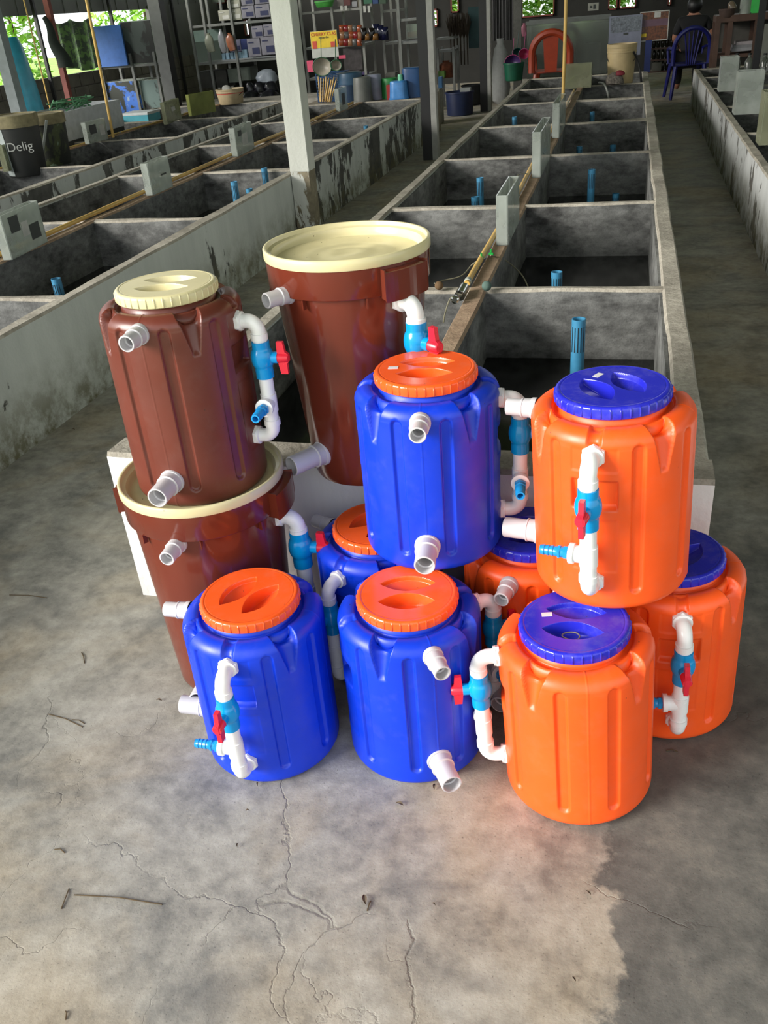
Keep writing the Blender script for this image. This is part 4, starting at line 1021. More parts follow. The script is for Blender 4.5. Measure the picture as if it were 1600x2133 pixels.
gj = glass_tank('small glass tank with brown pebbles on the narrow metal stand', x, YQ + 0.1, z, w, 0.18, h, 0, M_GLASSC, group=None)
m = MB(); m.box((0, 0, 0.05), (w - 0.02, 0.15, 0.07)); m.build('pebbles', C('pebbles', (92, 60, 44), 0.7, var=0.5, scale=60), gj)
card('dark_panel', 'grey cloth hanging under the snack shelf', 'cloth', (716, 754, 100, 146), YQ + 0.05, C('grey_cloth', (74, 70, 70), 0.8, var=0.3))
box_thing('basket', 'low red and purple pile of goods behind the tubs', 'goods', (714, 745, 149, 160), YQ, 0.2, C('redpurple', (110, 24, 44), 0.5))
box_thing('basket', 'low purple packet pile right of the red pile', 'goods', (752, 762, 150, 160), YQ, 0.2, C('purple_pile', (62, 48, 96), 0.5))
box_thing('rice_bag', 'pale grey bag lying behind the green basin', 'bag', (802, 825, 152, 164), 11.95, 0.2, C('greybag', (84, 82, 76), 0.8), bevel=0.01)
# ---- between the black posts
def P_(px, py, Y): return atY(px, py, Y)
x, z, w, h = place(929, 990, 180, 236, 14.0)
tub('big dark blue round tub on the floor between the black posts', (929, 988, 190, 236), 14.0, C('tub_dkblue', (14, 28, 62)), inv=False, taper=0.1, group='dark tubs on the floor', zfix=0.0)
tub('dark tub behind the big blue tub on the floor', (962, 1004, 176, 216), 15.3, C('tub_black', (24, 26, 30)), inv=False, taper=0.1, group='dark tubs on the floor', zfix=0.0)
box_thing('towel', 'white crumpled cloth on the rim of the dark tub', 'cloth', (958, 980, 183, 191), 13.95, 0.1, C('towel_w', (120, 124, 122), 0.8))
box_thing('box', 'blue box on the concrete plinth behind the black post', 'box', (913, 921, 160, 184), 13.1, 0.1, C('bluebox', (44, 84, 120)))
sack('sack', 'orange brown net sack hanging between the black posts', (913, 948, 126, 162), 15.0, C('orange_net', (98, 52, 30), 0.9, var=0.4), 'sack', 0.25)
card('board', 'dark teal board leaning by the second black post', 'board', (976, 1002, 14, 100), 15.5, C('teal', (10, 52, 54), 0.6), 0.03)
card('board', 'pale grey panel behind the teal board', 'board', (947, 972, 68, 106), 15.8, C('pale_panel', (98, 98, 94), 0.7), 0.02)
for i in range(6):
    p = atY(938 + i * 7, 60, 15.4); m = MB()
    for k in range(26):
        a = random.uniform(0, 2 * PI); q = random.uniform(0.02, 0.09); m.tube([(0, 0, -0.15), (q * 0.5 * math.cos(a), q * 0.5 * math.sin(a), 0.0), (q * math.cos(a), q * math.sin(a), random.uniform(0.08, 0.22))], 0.004, n=4)
    m.tube([(0, 0, -0.5), (0, 0, -0.14)], 0.01, n=6); o = m.build('twig_broom', C('twig', (52, 42, 30), 0.9)); o.location = p; tag(o, '%s twig broom from the left in the bundle between the black posts' % ['first', 'second', 'third', 'fourth', 'fifth', 'sixth'][i], 'broom', 'bundle of twig brooms')
rack('pale tube trolley in the dark gap between the posts', (912, 945), 14.9, 0.4, ((78, None), (104, None)), M_STEEL_G, name='trolley', ztop=0.86, group=None)
box_thing('basket', 'green basket with lime cloth under the orange net sack', 'basket', (913, 926, 148, 162), 14.8, 0.2, C('lime', (66, 100, 30), 0.7))
# ---- right of the second black post
sack('sack', 'tall white woven sack knotted at the top by the second black post', (1024, 1062, 80, 186), 15.2, C('woven_white', (140, 142, 140), 0.7, bump=0.4), 'sack', 0.10, zfix=0.0)
m = MB()
x, z, w, h = place(1028, 1072, -20, 84, 17.2)
for i in range(14): m.tube([(-w / 2 + i * w / 13, 0.012 * (i % 2), 0), (-w / 2 + i * w / 13, 0.012 * (i % 2), h + 0.6)], w / 24, n=6)
o = m.build('curtain', M_BLACK, smooth=True); o.location = (x, 17.2, z); tag(o, 'black curtain hanging in the doorway behind the white sack', 'curtain')
x, z, w, h = place(1070, 1087, -30, 105, 17.0)
m = MB(); m.box((0, 0, 2.0), (w, 0.12, 4.0)); o = m.build('pillar', concrete('pillar', (74, 74, 70), (98, 98, 92))); o.location = (x, 17.0, 0); tag(o, 'grey square pillar left of the bright window', 'pillar')
tub('green basket full of hand nets beside the orange chair', (1049, 1092, 130, 168), 14.9, C('basket_dgreen', (12, 84, 60)), inv=False, taper=0.2, group=None, name='basket', cat='basket')
net('purple hand net standing in the green basket', 1068, 130, 14.85, 0.12, C('net_purple', (70, 44, 96)), C('hoop_pink', (160, 60, 110)))
net('pink hand net leaning beside the glass aquarium', 1092, 112, 14.9, 0.08, C('net_pink', (150, 44, 80)), C('hoop_pink', (160, 60, 110)))
net('teal hand net behind the pink one', 1078, 112, 15.05, 0.09, C('net_teal', (16, 66, 62)), C('hoop_teal', (16, 66, 62)))
sack('plastic_bag', 'pink, black and white bag hanging by the pillar', (1086, 1098, 48, 76), 16.2, C('bag_pink', (180, 110, 130), 0.5), 'bag', 0.2)
# big aquarium
x, z, w, h = place(1098, 1266, 42, 158, 15.4)
aq = tag(empty('aquarium', (x, 15.65, z)), 'large glass aquarium with pump tubes behind the orange chair', 'aquarium')
for c, s_ in (((0, -0.25, h / 2), (w, 0.01, h)), ((0, 0.25, h / 2), (w, 0.01, h)), ((-w / 2, 0, h / 2), (0.01, 0.5, h)), ((w / 2, 0, h / 2), (0.01, 0.5, h)), ((0, 0, 0.005), (w, 0.5, 0.01))):
    m = MB(); m.box(c, s_); m.build('glass_pane', M_GLASSC, aq)
m = MB(); m.box((0, -0.26, h), (w + 0.04, 0.04, 0.05)); m.box((0, 0.26, h), (w + 0.04, 0.04, 0.05)); m.build('top_frame', C('aq_frame', (100, 104, 100), 0.5), aq)
m = MB(); m.box((0, 0.24, h * 0.46), (w - 0.04, 0.006, h * 0.9)); m.build('back_sheet', C('aq_back', (74, 80, 76), 0.5, var=0.3, scale=3), aq)
m = MB(); m.tube([(-0.32, 0, h * 0.35), (-0.28, -0.02, h * 0.62), (-0.05, 0, h * 0.8), (0.0, 0, h * 0.55), (0.06, 0, h * 0.3)], 0.012, n=8); m.box((-0.3, 0, h * 0.66), (0.1, 0.08, 0.06)); m.build('pump', M_BLACK, aq)
m = MB(); m.box((0.05, 0.05, h * 0.32), (0.16, 0.1, h * 0.5)); m.box((0.38, 0.05, h * 0.32), (0.22, 0.1, h * 0.46)); m.build('filter_box', C('filter_grey', (60, 64, 62)), aq)
m = MB(); m.box((0, 0, -z / 2), (w, 0.46, z)); m.build('stand', M_BLACK, aq) if z > 0.05 else None
card('notice', 'white notice with a black figure hanging above the aquarium', 'notice', (1225, 1247, 6, 22), 16.4, C('notice', (150, 150, 140), 0.6), prints=((0.62, 0.5, 0.22, 0.6, M_PRINT), (0.28, 0.5, 0.2, 0.3, M_PRINT)))

# plastic chairs
def chair(label, px, py, Y, mat, rz, s=1.0, slots=True, br=0.03):
    p = atY(px, py, Y); o = tag(empty('plastic_chair', (p.x, Y, 0), rz), label, 'chair')
    m = MB(); m.box((0, 0, 0.43 * s), (0.44 * s, 0.42 * s, 0.022)); m.box((0, -0.2 * s, 0.41 * s), (0.42 * s, 0.02, 0.05)); m.build('seat', mat, o, bevel=0.006)
    for sx in (-1, 1):
        for sy in (-1, 1):
            m = MB(); a = Vector((sx * 0.19 * s, sy * 0.18 * s, 0.43 * s)); c = Vector((sx * 0.24 * s, sy * 0.25 * s, 0)); m.tube([a, a.lerp(c, 0.5), c], [0.03 * s, 0.027 * s, 0.022 * s], n=8); m.build('leg', mat, o, smooth=True)
    # arched back rest with wide side openings
    yb = 0.21 * s; m = MB(); H0, H1 = 0.43 * s, 0.88 * s; W = 0.24 * s
    arch = [(-W, yb, H0)] + [(W * math.cos(a), yb + 0.06 * s * math.sin(a), H0 + (H1 - H0) * (0.45 + 0.55 * math.sin(a))) for a in np.linspace(PI, 0, 17)] + [(W, yb, H0)]
    m.tube(arch, br * s, n=8)
    m.build('backrest', mat, o, smooth=True)
    if slots:
        for k in range(5):
            x_ = (k - 2) * 0.042 * s; m = MB(); m.tube([(x_ * 0.6, yb, H0), (x_, yb + 0.03, (H0 + H1) / 2), (x_ * 1.5, yb + 0.055 * s, H1 - 0.03 * s)], 0.011 * s, n=6); m.build('back_slat', mat, o, smooth=True)
    else:
        m = MB(); m.prism([(-0.075 * s, 0), (0.075 * s, 0), (0.095 * s, 0.38 * s), (0.06 * s, 0.43 * s), (-0.06 * s, 0.43 * s), (-0.095 * s, 0.38 * s)], -0.008, 0.008, Matrix(((1, 0, 0, 0), (0, 0.12, 1, yb + 0.01), (0, 1, 0, H0), (0, 0, 0, 1)))); m.build('back_panel', mat, o, smooth=False)
    for sx in (-1, 1):
        m = MB(); m.tube([(sx * W, yb, H0 + 0.2 * s), (sx * 0.26 * s, 0.0, H0 + 0.21 * s), (sx * 0.24 * s, -0.2 * s, H0 + 0.18 * s), (sx * 0.22 * s, -0.2 * s, H0)], 0.02 * s, n=8); m.build('arm', mat, o, smooth=True)
    return o
chair('orange plastic chair with rounded back behind the far end of the middle tanks', 1150, 140, 14.4, C('chair_orange', (140, 48, 20), 0.45), PI, 1.12, slots=False, br=0.045)
CHB = chair('dark blue plastic armchair with slatted back at the end of the right aisle', 1432, 130, 14.65, C('chair_blue', (22, 26, 92), 0.35), PI + 0.15, 1.02)

# seated person in black, seen from behind
px_ = atY(1436, 60, 14.9)
per = tag(empty('person', (px_.x + 0.05, 14.95, 0)), 'person in black seated on the blue chair, one arm stretched to the right', 'person')
M_SHIRT = C('black_shirt', (12, 12, 14), 0.85); M_SKIN = C('skin', (150, 104, 82), 0.55); M_HAIR = C('black_hair', (10, 9, 9), 0.5)
def skin_body(name, verts, edges, radii, mat, parent, sub=2):
    me = bpy.data.meshes.new(name); me.from_pydata(verts, edges, []); ob = bpy.data.objects.new(name, me); COL.objects.link(ob)
    sk = ob.modifiers.new('skin', 'SKIN'); 
    for i, rr in enumerate(radii): me.skin_vertices[0].data[i].radius = rr if isinstance(rr, tuple) else (rr, rr)
    me.skin_vertices[0].data[0].use_root = True
    sb = ob.modifiers.new('sub', 'SUBSURF'); sb.levels = sub; sb.render_levels = sub
    dg = bpy.context.evaluated_depsgraph_get(); m2 = bpy.data.meshes.new_from_object(ob.evaluated_get(dg)); bpy.data.objects.remove(ob)
    m2.materials.clear(); m2.materials.append(mat); m2.polygons.foreach_set('use_smooth', [True] * len(m2.polygons))
    o = bpy.data.objects.new(name, m2); COL.objects.link(o); o.parent = parent; return o
hand = Vector((0.50, 0.00, 0.62))
V = [(0, 0, .50), (0, .0, .62), (0, -.01, .80), (0, -.01, .95), (0, 0, 1.04), (0, .02, 1.12), (0, .03, 1.20),
     (.17, -.01, .96), (.27, -.02, .80), (.40, .0, .70), tuple(hand),
     (-.17, -.01, .96), (-.24, .02, .76), (-.20, .22, .66), (-.16, .34, .62),
     (.11, .05, .48), (.13, .42, .50), (.13, .46, .10), (.13, .56, .05), (-.11, .05, .48), (-.13, .42, .50), (-.13, .46, .10), (-.13, .56, .05)]
Ed = [(0, 1), (1, 2), (2, 3), (3, 4), (4, 5), (5, 6), (3, 7), (7, 8), (8, 9), (9, 10), (3, 11), (11, 12), (12, 13), (13, 14), (0, 15), (15, 16), (16, 17), (17, 18), (0, 19), (19, 20), (20, 21), (21, 22)]
Rd = [(.16, .12), (.155, .11), (.15, .11), (.14, .10), .055, (.085, .095), (.07, .08), .06, .045, .036, .028, .06, .045, .036, .028, .085, .062, .045, .035, .085, .062, .045, .035]
skin_body('body', V, Ed, Rd, M_SKIN, per)
SV = V[:4] + [V[4]] + [V[7], V[8]] + [V[11], V[12]]
skin_body('shirt', [V[0], V[1], V[2], V[3], (0, 0, 1.03), V[7], (.255, -.02, .82), V[11], (-.235, .018, .78)], [(0, 1), (1, 2), (2, 3), (3, 4), (3, 5), (5, 6), (3, 7), (7, 8)], [(.175, .135), (.17, .125), (.165, .122), (.155, .115), .065, .075, .062, .075, .062], M_SHIRT, per)
skin_body('trousers', [V[0], V[15], V[16], V[17], V[19], V[20], V[21]], [(0, 1), (1, 2), (2, 3), (0, 4), (4, 5), (5, 6)], [(.17, .13), .1, .075, .058, .1, .075, .058], M_SHIRT, per)
m = MB(); pr = [(-0.11 * math.cos(a), 0.105 * math.sin(a) + 0.0005) for a in np.linspace(0.02, PI - 0.02, 12)]
m.lathe(pr, (0, 0.0, 1.155), n=18); m.v = [(v[0], v[1] * 1.05 - 0.012, v[2] * 1.0) for v in m.v]; m.build('hair', M_HAIR, per, smooth=True)
for k in range(5):                                    # five fingers
    th_ = (k - 2) * 0.22; L_ = (0.055, 0.078, 0.085, 0.08, 0.062)[k]; b0 = hand + Vector((0.03, (k - 2) * 0.016, -0.005))
    m = MB(); m.tube([b0 - Vector((0.03, 0, 0)), b0, b0 + Vector((L_ * 0.5, th_ * 0.04, -0.012)), b0 + Vector((L_, th_ * 0.06, -0.04))], [0.009, 0.009, 0.008, 0.006], n=8); m.build('finger', M_SKIN, per, smooth=True)

# cream bucket hanging low at the end of the middle row, net bag and hose
def pail(label, rect, Y, mat, moss=None, red=False, group='cream pails', rimmat=None, handle=True, zfix=None):
    x, z, w, h = cspan(*rect, Y)
    if zfix is not None: h += z - zfix; z = zfix
    R0 = w / 2; R1 = R0 * 0.84; o = tag(empty('pail', (x, Y, z)), label, 'pail', group); m = MB()
    m.lathe([(0, R1 - 0.008), (0.008, R1), (h * 0.78, R0 * 0.955), (h * 0.785, R0 * 0.99), (h * 0.83, R0 * 0.99), (h * 0.835, R0 * 0.965), (h * 0.90, R0 * 0.97), (h * 0.905, R0), (h, R0 * 1.01), (h, R0 * 0.95), (h * 0.1, R1 * 0.92), (h * 0.1, 0.01)], n=40, cap1=False)
    m.build('body', mat, o, smooth=True)
    if handle:
        m = MB(); m.tube([(R0 * math.cos(a), -R0 * 0.55 * abs(math.sin(a)) - 0.02, h * 0.78 + h * 0.36 * math.sin(a)) for a in np.linspace(PI, 2 * PI, 20)], 0.004, n=6)
        m.build('wire_handle', M_BLACK, o, smooth=True); m = MB(); m.tube([(-0.05, -R0 * 0.57 - 0.02, h * 0.42), (0.05, -R0 * 0.57 - 0.02, h * 0.42)], 0.01, n=10); m.build('grip', mat, o, smooth=True)
    if red: m = MB(); m.lathe([(h * 0.70, R0 * 0.955), (h * 0.735, R0 * 0.962)], n=40, cap0=False, cap1=False); m.build('red_stripe', C('redline', (190, 30, 40)), o)
    if moss: m = MB(); m.lathe([(h * 0.02, R1 * 1.0), (h * 0.5, (R0 + R1) / 2 * 0.985)], n=40, cap0=False, cap1=False); m.v = [v for v in m.v]; m.build('moss_film', moss, o)
    return o
M_CREAM = C('pail_cream', (176, 156, 114), 0.5, var=0.15, scale=6)
pail('dirty cream pail with wire handle on the far cross wall of the middle row', (1262, 1322, 91, 174), 12.0, M_CREAM)
sack('net_bag', 'net bag of pebbles and shells under the cream pail', (1262, 1300, 150, 176), 11.75, C('pebble_net', (96, 90, 82), 0.9, var=0.6, scale=50), 'bag', 0.15, None, 0.6, tie=False)
sack('cloth', 'dark red cloth on the net bag in front of the cream pail', (1281, 1300, 146, 157), 11.68, C('darkred', (110, 20, 34), 0.7), 'cloth', 0.2, None, 0.6, tie=False)
hose('white hose pouring water into the far right tank of the middle row', [atY(1248, 172, 11.9), atY(1257, 174, 11.8), atY(1264, 186, 11.7), atY(1268, 206, 11.7)], 0.012, C('hose_white', (150, 152, 146)))
hose('dark hose rising beside the cream pail', [atY(1336, 176, 11.9), atY(1334, 150, 11.9), atY(1328, 125, 11.9), atY(1320, 108, 11.85)], 0.012, M_BLACK)
pail('cream pail with red stripe and rags in front of the rack', (456, 514, 184, 232), 12.45, C('pail_tan', (176, 158, 124), 0.5), red=True, zfix=ZL)
sack('rag', 'white crumpled rag on top of the striped pail', (461, 484, 177, 192), 12.5, C('rag', (150, 150, 144), 0.8), 'cloth', 0.3, None, 0.8, tie=False)
# posters right
card('poster', 'pale grey plastic poster behind the cream pail', 'poster', (1268, 1336, 32, 116), 14.9, C('poster_grey', (112, 116, 132), 0.35, var=0.15, scale=8), prints=((0.5, 0.78, 0.9, 0.38, C('poster_pat', (96, 102, 110), 0.3, var=0.5, scale=40)), (0.52, 0.55, 0.14, 0.05, M_PRINT)))
card('poster', 'brown poster with amber pattern and a purple band', 'poster', (1333, 1392, 24, 84), 14.95, C('poster_brown', (92, 50, 24), 0.35, var=0.7, scale=30), prints=((0.5, 0.62, 0.99, 0.24, C('poster_purple', (96, 70, 84), 0.5)), (0.15, 0.2, 0.2, 0.12, M_YEL), (0.6, 0.88, 0.22, 0.18, M_PAPER)), frame=M_PAPER)
card('board', 'dark blue strip board below the brown poster', 'board', (1343, 1356, 84, 150), 14.9, C('blue_strip', (14, 34, 92)), 0.03)
def bottle(label, px, pyb, Y, r, h, mat, group, capm=None, zb=None):
    p = atY(px, pyb, Y); z0 = p.z if zb is None else zb; o = tag(empty('bottle', (p.x, Y, z0)), label, 'bottle', group); m = MB()
    m.lathe([(0, r * 0.9), (0.006, r), (h * 0.62, r), (h * 0.74, r * 0.75), (h * 0.84, r * 0.36), (h * 0.95, r * 0.34), (h, r * 0.38)], n=14); m.build('body', mat, o, smooth=True)
    m = MB(); m.lathe([(h * 0.95, r * 0.45), (h * 1.03, r * 0.45)], n=12); m.build('cap', capm or M_BLACK, o); return o
M_DKGLASS = C('dark_bottle', (36, 36, 26), 0.12)
for r_ in range(3):
    zb = atY(1378, 98 + r_ * 24, 15.2).z
    sh = MB(); sh.box((0, 0, 0), (0.42, 0.3, 0.02)); o = sh.build('shelf_board', M_TIMBER); o.location = (atY(1380, 98, 15.2).x, 15.25, zb - 0.012); tag(o, ['top', 'middle', 'bottom'][r_] + ' dark board carrying bottles beside the blue chair', 'shelf')
    for i in range(5): bottle('dark green bottle, %s from the left in the %s row beside the blue chair' % (['first', 'second', 'third', 'fourth', 'fifth'][i], ['top', 'middle', 'bottom'][r_]), 1362 + i * 9, 98 + r_ * 24, 15.18, 0.027, 0.145, M_DKGLASS, 'rows of dark bottles', zb=zb)
box_thing('carton', 'pale carton below the bottle rows beside the blue chair', 'carton', (1358, 1378, 130, 149), 15.1, 0.15, C('palec', (84, 84, 76), 0.8))
# counter
x, z, w, h = place(1494, 1640, 28, 112, 13.9); zc = atY(1540, 30, 13.9).z; zm = atY(1540, 112, 13.9).z
cn = tag(empty('counter', (x, 14.15, 0)), 'dark wooden counter with a lower shelf at the far right', 'counter')
m = MB(); m.box((0, 0, zc - 0.04), (w + 0.06, 0.55, 0.08)); m.build('top', M_TIMBER, cn, bevel=0.006)
m = MB(); m.box((0, 0, zm - 0.02), (w, 0.5, 0.04)); m.build('shelf_board', M_TIMBER, cn)
for sx in (-0.5, -0.32, 0.06, 0.5):
    for sy in (-0.24, 0.24): m = MB(); m.box((sx * w, sy, zc / 2 - 0.04), (0.06, 0.06, zc - 0.08)); m.build('leg', M_TIMBER, cn)
m = MB(); m.box((0.0, 0.26, (zc + zm) / 2), (w, 0.02, zc - zm - 0.1)); m.build('back_panel', C('counter_back', (74, 72, 66), 0.8), cn)
tub('brown wicker bowl of small goods on the counter', (1497, 1530, 18, 37), 13.95, C('wicker', (66, 50, 42), 0.8), inv=False, group=None, name='basket', cat='basket')
sack('plastic_bag', 'sparkling clear bag in the wicker bowl on the counter', (1514, 1532, 2, 20), 14.0, C('sparkle', (110, 96, 80), 0.15), 'bag', 0.3, None, 0.7, tie=False)
p = atY(1551, 36, 13.95); m = MB(); m.lathe([(0, 0.07), (0.42, 0.07)], n=24); o = m.build('glass_cylinder', M_GLASS, smooth=True); o.location = (p.x, 13.98, zc); tag(o, 'tall dull glass cylinder standing on the counter', 'jar')
p = atY(1571, 36, 13.95); o = tag(empty('canister', (p.x, 13.98, zc)), 'bright green container on the counter beside the glass cylinder', 'canister')
m = MB(); m.box((0, 0, 0.12), (0.11, 0.11, 0.24)); m.build('body', C('green_bottle', (20, 176, 60), 0.3), o, bevel=0.012); m = MB(); m.lathe([(0.24, 0.03), (0.29, 0.03)], n=16); m.build('cap', M_PRINT, o)
for i, (rect, c_) in enumerate((((1525, 1573, 99, 106), (140, 140, 142)), ((1528, 1572, 93, 100), (120, 120, 122)), ((1534, 1573, 86, 93), (150, 142, 144)))):
    box_thing('tray', ['lowest', 'middle', 'top'][i] + ' pale tray of the stack on the counter shelf', 'tray', rect, 13.95, 0.3, C('tray%d' % i, c_, 0.4), 'stack of pale trays', bevel=0.003)
for i, px in enumerate((1531, 1557, 1589, 1598)):
    bottle('%s clear glass bottle from the left behind the right glass tanks' % ['first', 'second', 'third', 'fourth'][i], px, 158, 12.6, 0.05, 0.24, M_GLASSC, 'clear bottles at right')
box_thing('board', 'grey board between the counter and the dark post at the right edge', 'board', (1588, 1640, 48, 140), 13.6, 0.03, C('greyboard', (110, 112, 104), 0.7))
m = MB(); xx = atY(1560, 150, 12.5).x; m.box((0, 0, 0.24), (1.2, 0.3, 0.48)); o = m.build('trim_22', concrete('right_ledge', (60, 60, 54), (84, 84, 78))); o.location = (1.75, 12.75, 0); struct(o)

# ---- left side: pails, foam box, stands
zf = 0.478
def big_pail(label, rect, Y, mat, rim, zfix, slot=None):
    x, z, w, h = cspan(*rect, Y); h += z - zfix; R0 = w / 2
    o = tag(empty('paint_pail', (x, Y, zfix)), label, 'pail', 'old paint pails at left'); m = MB()
    m.lathe([(0, R0 * 0.80), (0.01, R0 * 0.82), (h * 0.82, R0 * 0.95)], n=40); m.build('body', mat, o, smooth=True)
    m = MB(); m.lathe([(h * 0.80, R0 * 0.96), (h * 0.80, R0 * 1.0), (h * 0.99, R0 * 1.0), (h, R0 * 0.98), (h, R0 * 0.9), (h * 0.98, R0 * 0.88), (h * 0.98, 0.01)], n=40, cap0=False, cap1=False); m.build('rim', rim, o, smooth=True)
    return o, R0, h
M_MRIM = C('mossy_rim', (120, 112, 84), 0.9, var=0.35, scale=14)
def two_tone(name, a, b, scale=3, thr=0.5, c=None):
    if name in MATS: return MATS[name]
    k = NB(name); f = k.noise(scale, 5, 0.6, dist=0.6)
    st = [(thr - 0.02, srgb(*a)), (thr + 0.02, srgb(*b))]
    if c: st.append((thr + 0.10, srgb(*b))); st.append((thr + 0.13, srgb(*c)))
    k.col(k.ramp(f, st)); k.set(Roughness=0.6); return k.m
o1, R0, h = big_pail('black and white paint pail with lettering at the left photo edge', (8, 100, 236, 338), 7.35, C('pail_black', (30, 32, 30), 0.5), M_MRIM, 0.42)
wl = MB(); wl.lathe([(h * 0.02, R0 * 0.835), (h * 0.79, R0 * 0.96)], n=40, cap0=False, cap1=False)
wl.f = [f_ for f_ in wl.f if math.atan2(wl.v[f_[0]][1], wl.v[f_[0]][0]) < -1.75]; wl.mi = [0] * len(wl.f); used = sorted({q for f_ in wl.f for q in f_}); mp = {q: i for i, q in enumerate(used)}; wl.v = [wl.v[q] for q in used]; wl.f = [tuple(mp[q] for q in f_) for f_ in wl.f]; wl.build('white_label', C('label_white', (150, 158, 156), 0.5), o1, smooth=True)
text_mesh('Delig', 0.105, C('letter_grey', (176, 178, 172), 0.6), 'lettering', o1, (R0 * 0.95 * math.cos(-1.05), R0 * 0.95 * math.sin(-1.05), h * 0.50), (PI / 2, 0, PI / 2 - 1.05))
o2, R0, h = big_pail('mossy clear pail with green and black inside, second from the left edge', (72, 154, 234, 330), 7.9, two_tone('pail_moss', (24, 28, 20), (58, 66, 34), 4, 0.5, (120, 140, 116)), M_MRIM, 0.42)
m = MB(); a = atY(88, 326, 7.6); c = atY(97, 250, 7.65); m.tube([a, c], 0.012, n=12); o = m.build('grey_pipe', M_SIL, smooth=True); o.data.transform(Matrix.Translation(-a)); o.location = a; tag(o, 'short grey pipe leaning on the mossy pail', 'pipe')
# foam box on a low block
x, z, w, h = place(123, 257, 222, 288, 9.9)
A_, B_ = atZ(135, 297, 0.5), atZ(257, 262, 0.5)
cx_, cy_ = (A_.x + B_.x) / 2, (A_.y + B_.y) / 2; ln = (B_ - A_).length; ang = math.atan2(B_.y - A_.y, B_.x - A_.x)
hb = atY(125, 236, A_.y).z - 0.5
fb = tag(empty('foam_box', (cx_, cy_, 0.5), ang), 'long white foam box on the far left tank walls with a green net in it', 'box')
M_FOAM = C('foam', (178, 182, 184), 0.8)
for c, s_ in (((0, 0.0, hb / 2), (ln, 0.03, hb)), ((0, 0.5, hb / 2), (ln, 0.03, hb)), ((-ln / 2, 0.25, hb / 2), (0.03, 0.53, hb)), ((ln / 2, 0.25, hb / 2), (0.03, 0.53, hb)), ((0, 0.25, 0.02), (ln, 0.5, 0.03))):
    m = MB(); m.box(c, s_); m.build('side', M_FOAM, fb, bevel=0.006)
m = MB(); m.box((0, 0.25, -0.04), (ln * 1.02, 0.5, 0.07)); o = m.build('plinth', C('plinth_dark', (52, 54, 50), 0.9), fb)
m = MB()
for i in range(22): m.tube([(random.uniform(-0.3, 0.45), random.uniform(0.1, 0.4), hb * 0.9 + random.uniform(0, 0.05)), (random.uniform(-0.3, 0.45), random.uniform(0.1, 0.4), hb + random.uniform(0.02, 0.10))], 0.008, n=5)
m.tube([(0.42 * math.cos(a) * 0.8 + 0.1, 0.25 + 0.14 * math.sin(a), hb + 0.07) for a in np.linspace(0, 2 * PI, 24)], 0.008, n=6)
o = m.build('fish_net', C('net_green', (74, 124, 86), 0.7, var=0.4), smooth=True); o.location = fb.location; o.rotation_euler = (0, 0, ang); tag(o, 'tangled green fish net lying in the white foam box', 'net')
# stand with blue-backed aquarium
YS = 12.9
rack('white tube stand carrying the blue-backed aquarium at left', (206, 272, 322), YS, 0.55, ((136, None), (240, None)), M_STEEL_G, name='tube_stand', ztop=1.17, group=None)
zt = atY(262, 136, YS).z
def aquarium(label, rect, Y, depth, back, bx0=None, glass=None, zfix=None):
    x, z, w, h = place(*rect, Y)
    if zfix is not None: h += z - zfix; z = zfix
    o = tag(empty('aquarium', (x, Y + depth / 2, z)), label, 'aquarium', None)
    for c, s_ in (((0, -depth / 2, h / 2), (w, 0.008, h)), ((0, depth / 2, h / 2), (w, 0.008, h)), ((-w / 2, 0, h / 2), (0.008, depth, h)), ((w / 2, 0, h / 2), (0.008, depth, h)), ((0, 0, 0.004), (w, depth, 0.008))):
        m = MB(); m.box(c, s_); m.build('glass_pane', glass or M_GLASS, o)
    m = MB(); m.box((0, -depth / 2 - 0.008, h * 0.5), (w - 0.02, 0.006, h - 0.02)); m.build('painted_back', back, o); return o
x, z, w, h = place(190, 262, 48, 134, YS)
bp = tag(empty('blue_board', (x, YS - 0.05, zt)), 'plain blue board standing on the white tube stand', 'board'); m = MB(); m.box((0, 0, h / 2), (w, 0.03, h)); m.build('sheet', C('board_blue', (58, 104, 176), 0.4), bp)
aquarium('dark aquarium with grey-green backing right of the blue board', (258, 322, 42, 134), YS + 0.02, 0.45, two_tone('aq_dark', (60, 70, 66), (22, 26, 22), 1.6, 0.46), zfix=zt)
aquarium('aquarium with flaking blue painted back under the tube stand', (226, 296, 168, 240), YS + 0.02, 0.42, two_tone('blue_flake', (34, 40, 30), (50, 104, 190), 4, 0.5, (140, 160, 176)))
aquarium('dim aquarium right of the flaking blue one', (297, 338, 165, 236), YS + 0.05, 0.42, two_tone('aq_dim', (90, 110, 106), (22, 26, 22), 1.6, 0.5))
box_thing('foam_tub', 'white foam tub with turquoise side below the blue aquarium', 'tub', (252, 309, 236, 256), 11.3, 0.35, C('turq_side', (60, 150, 166), 0.5), lid=C('tub_white', (190, 196, 196), 0.5))
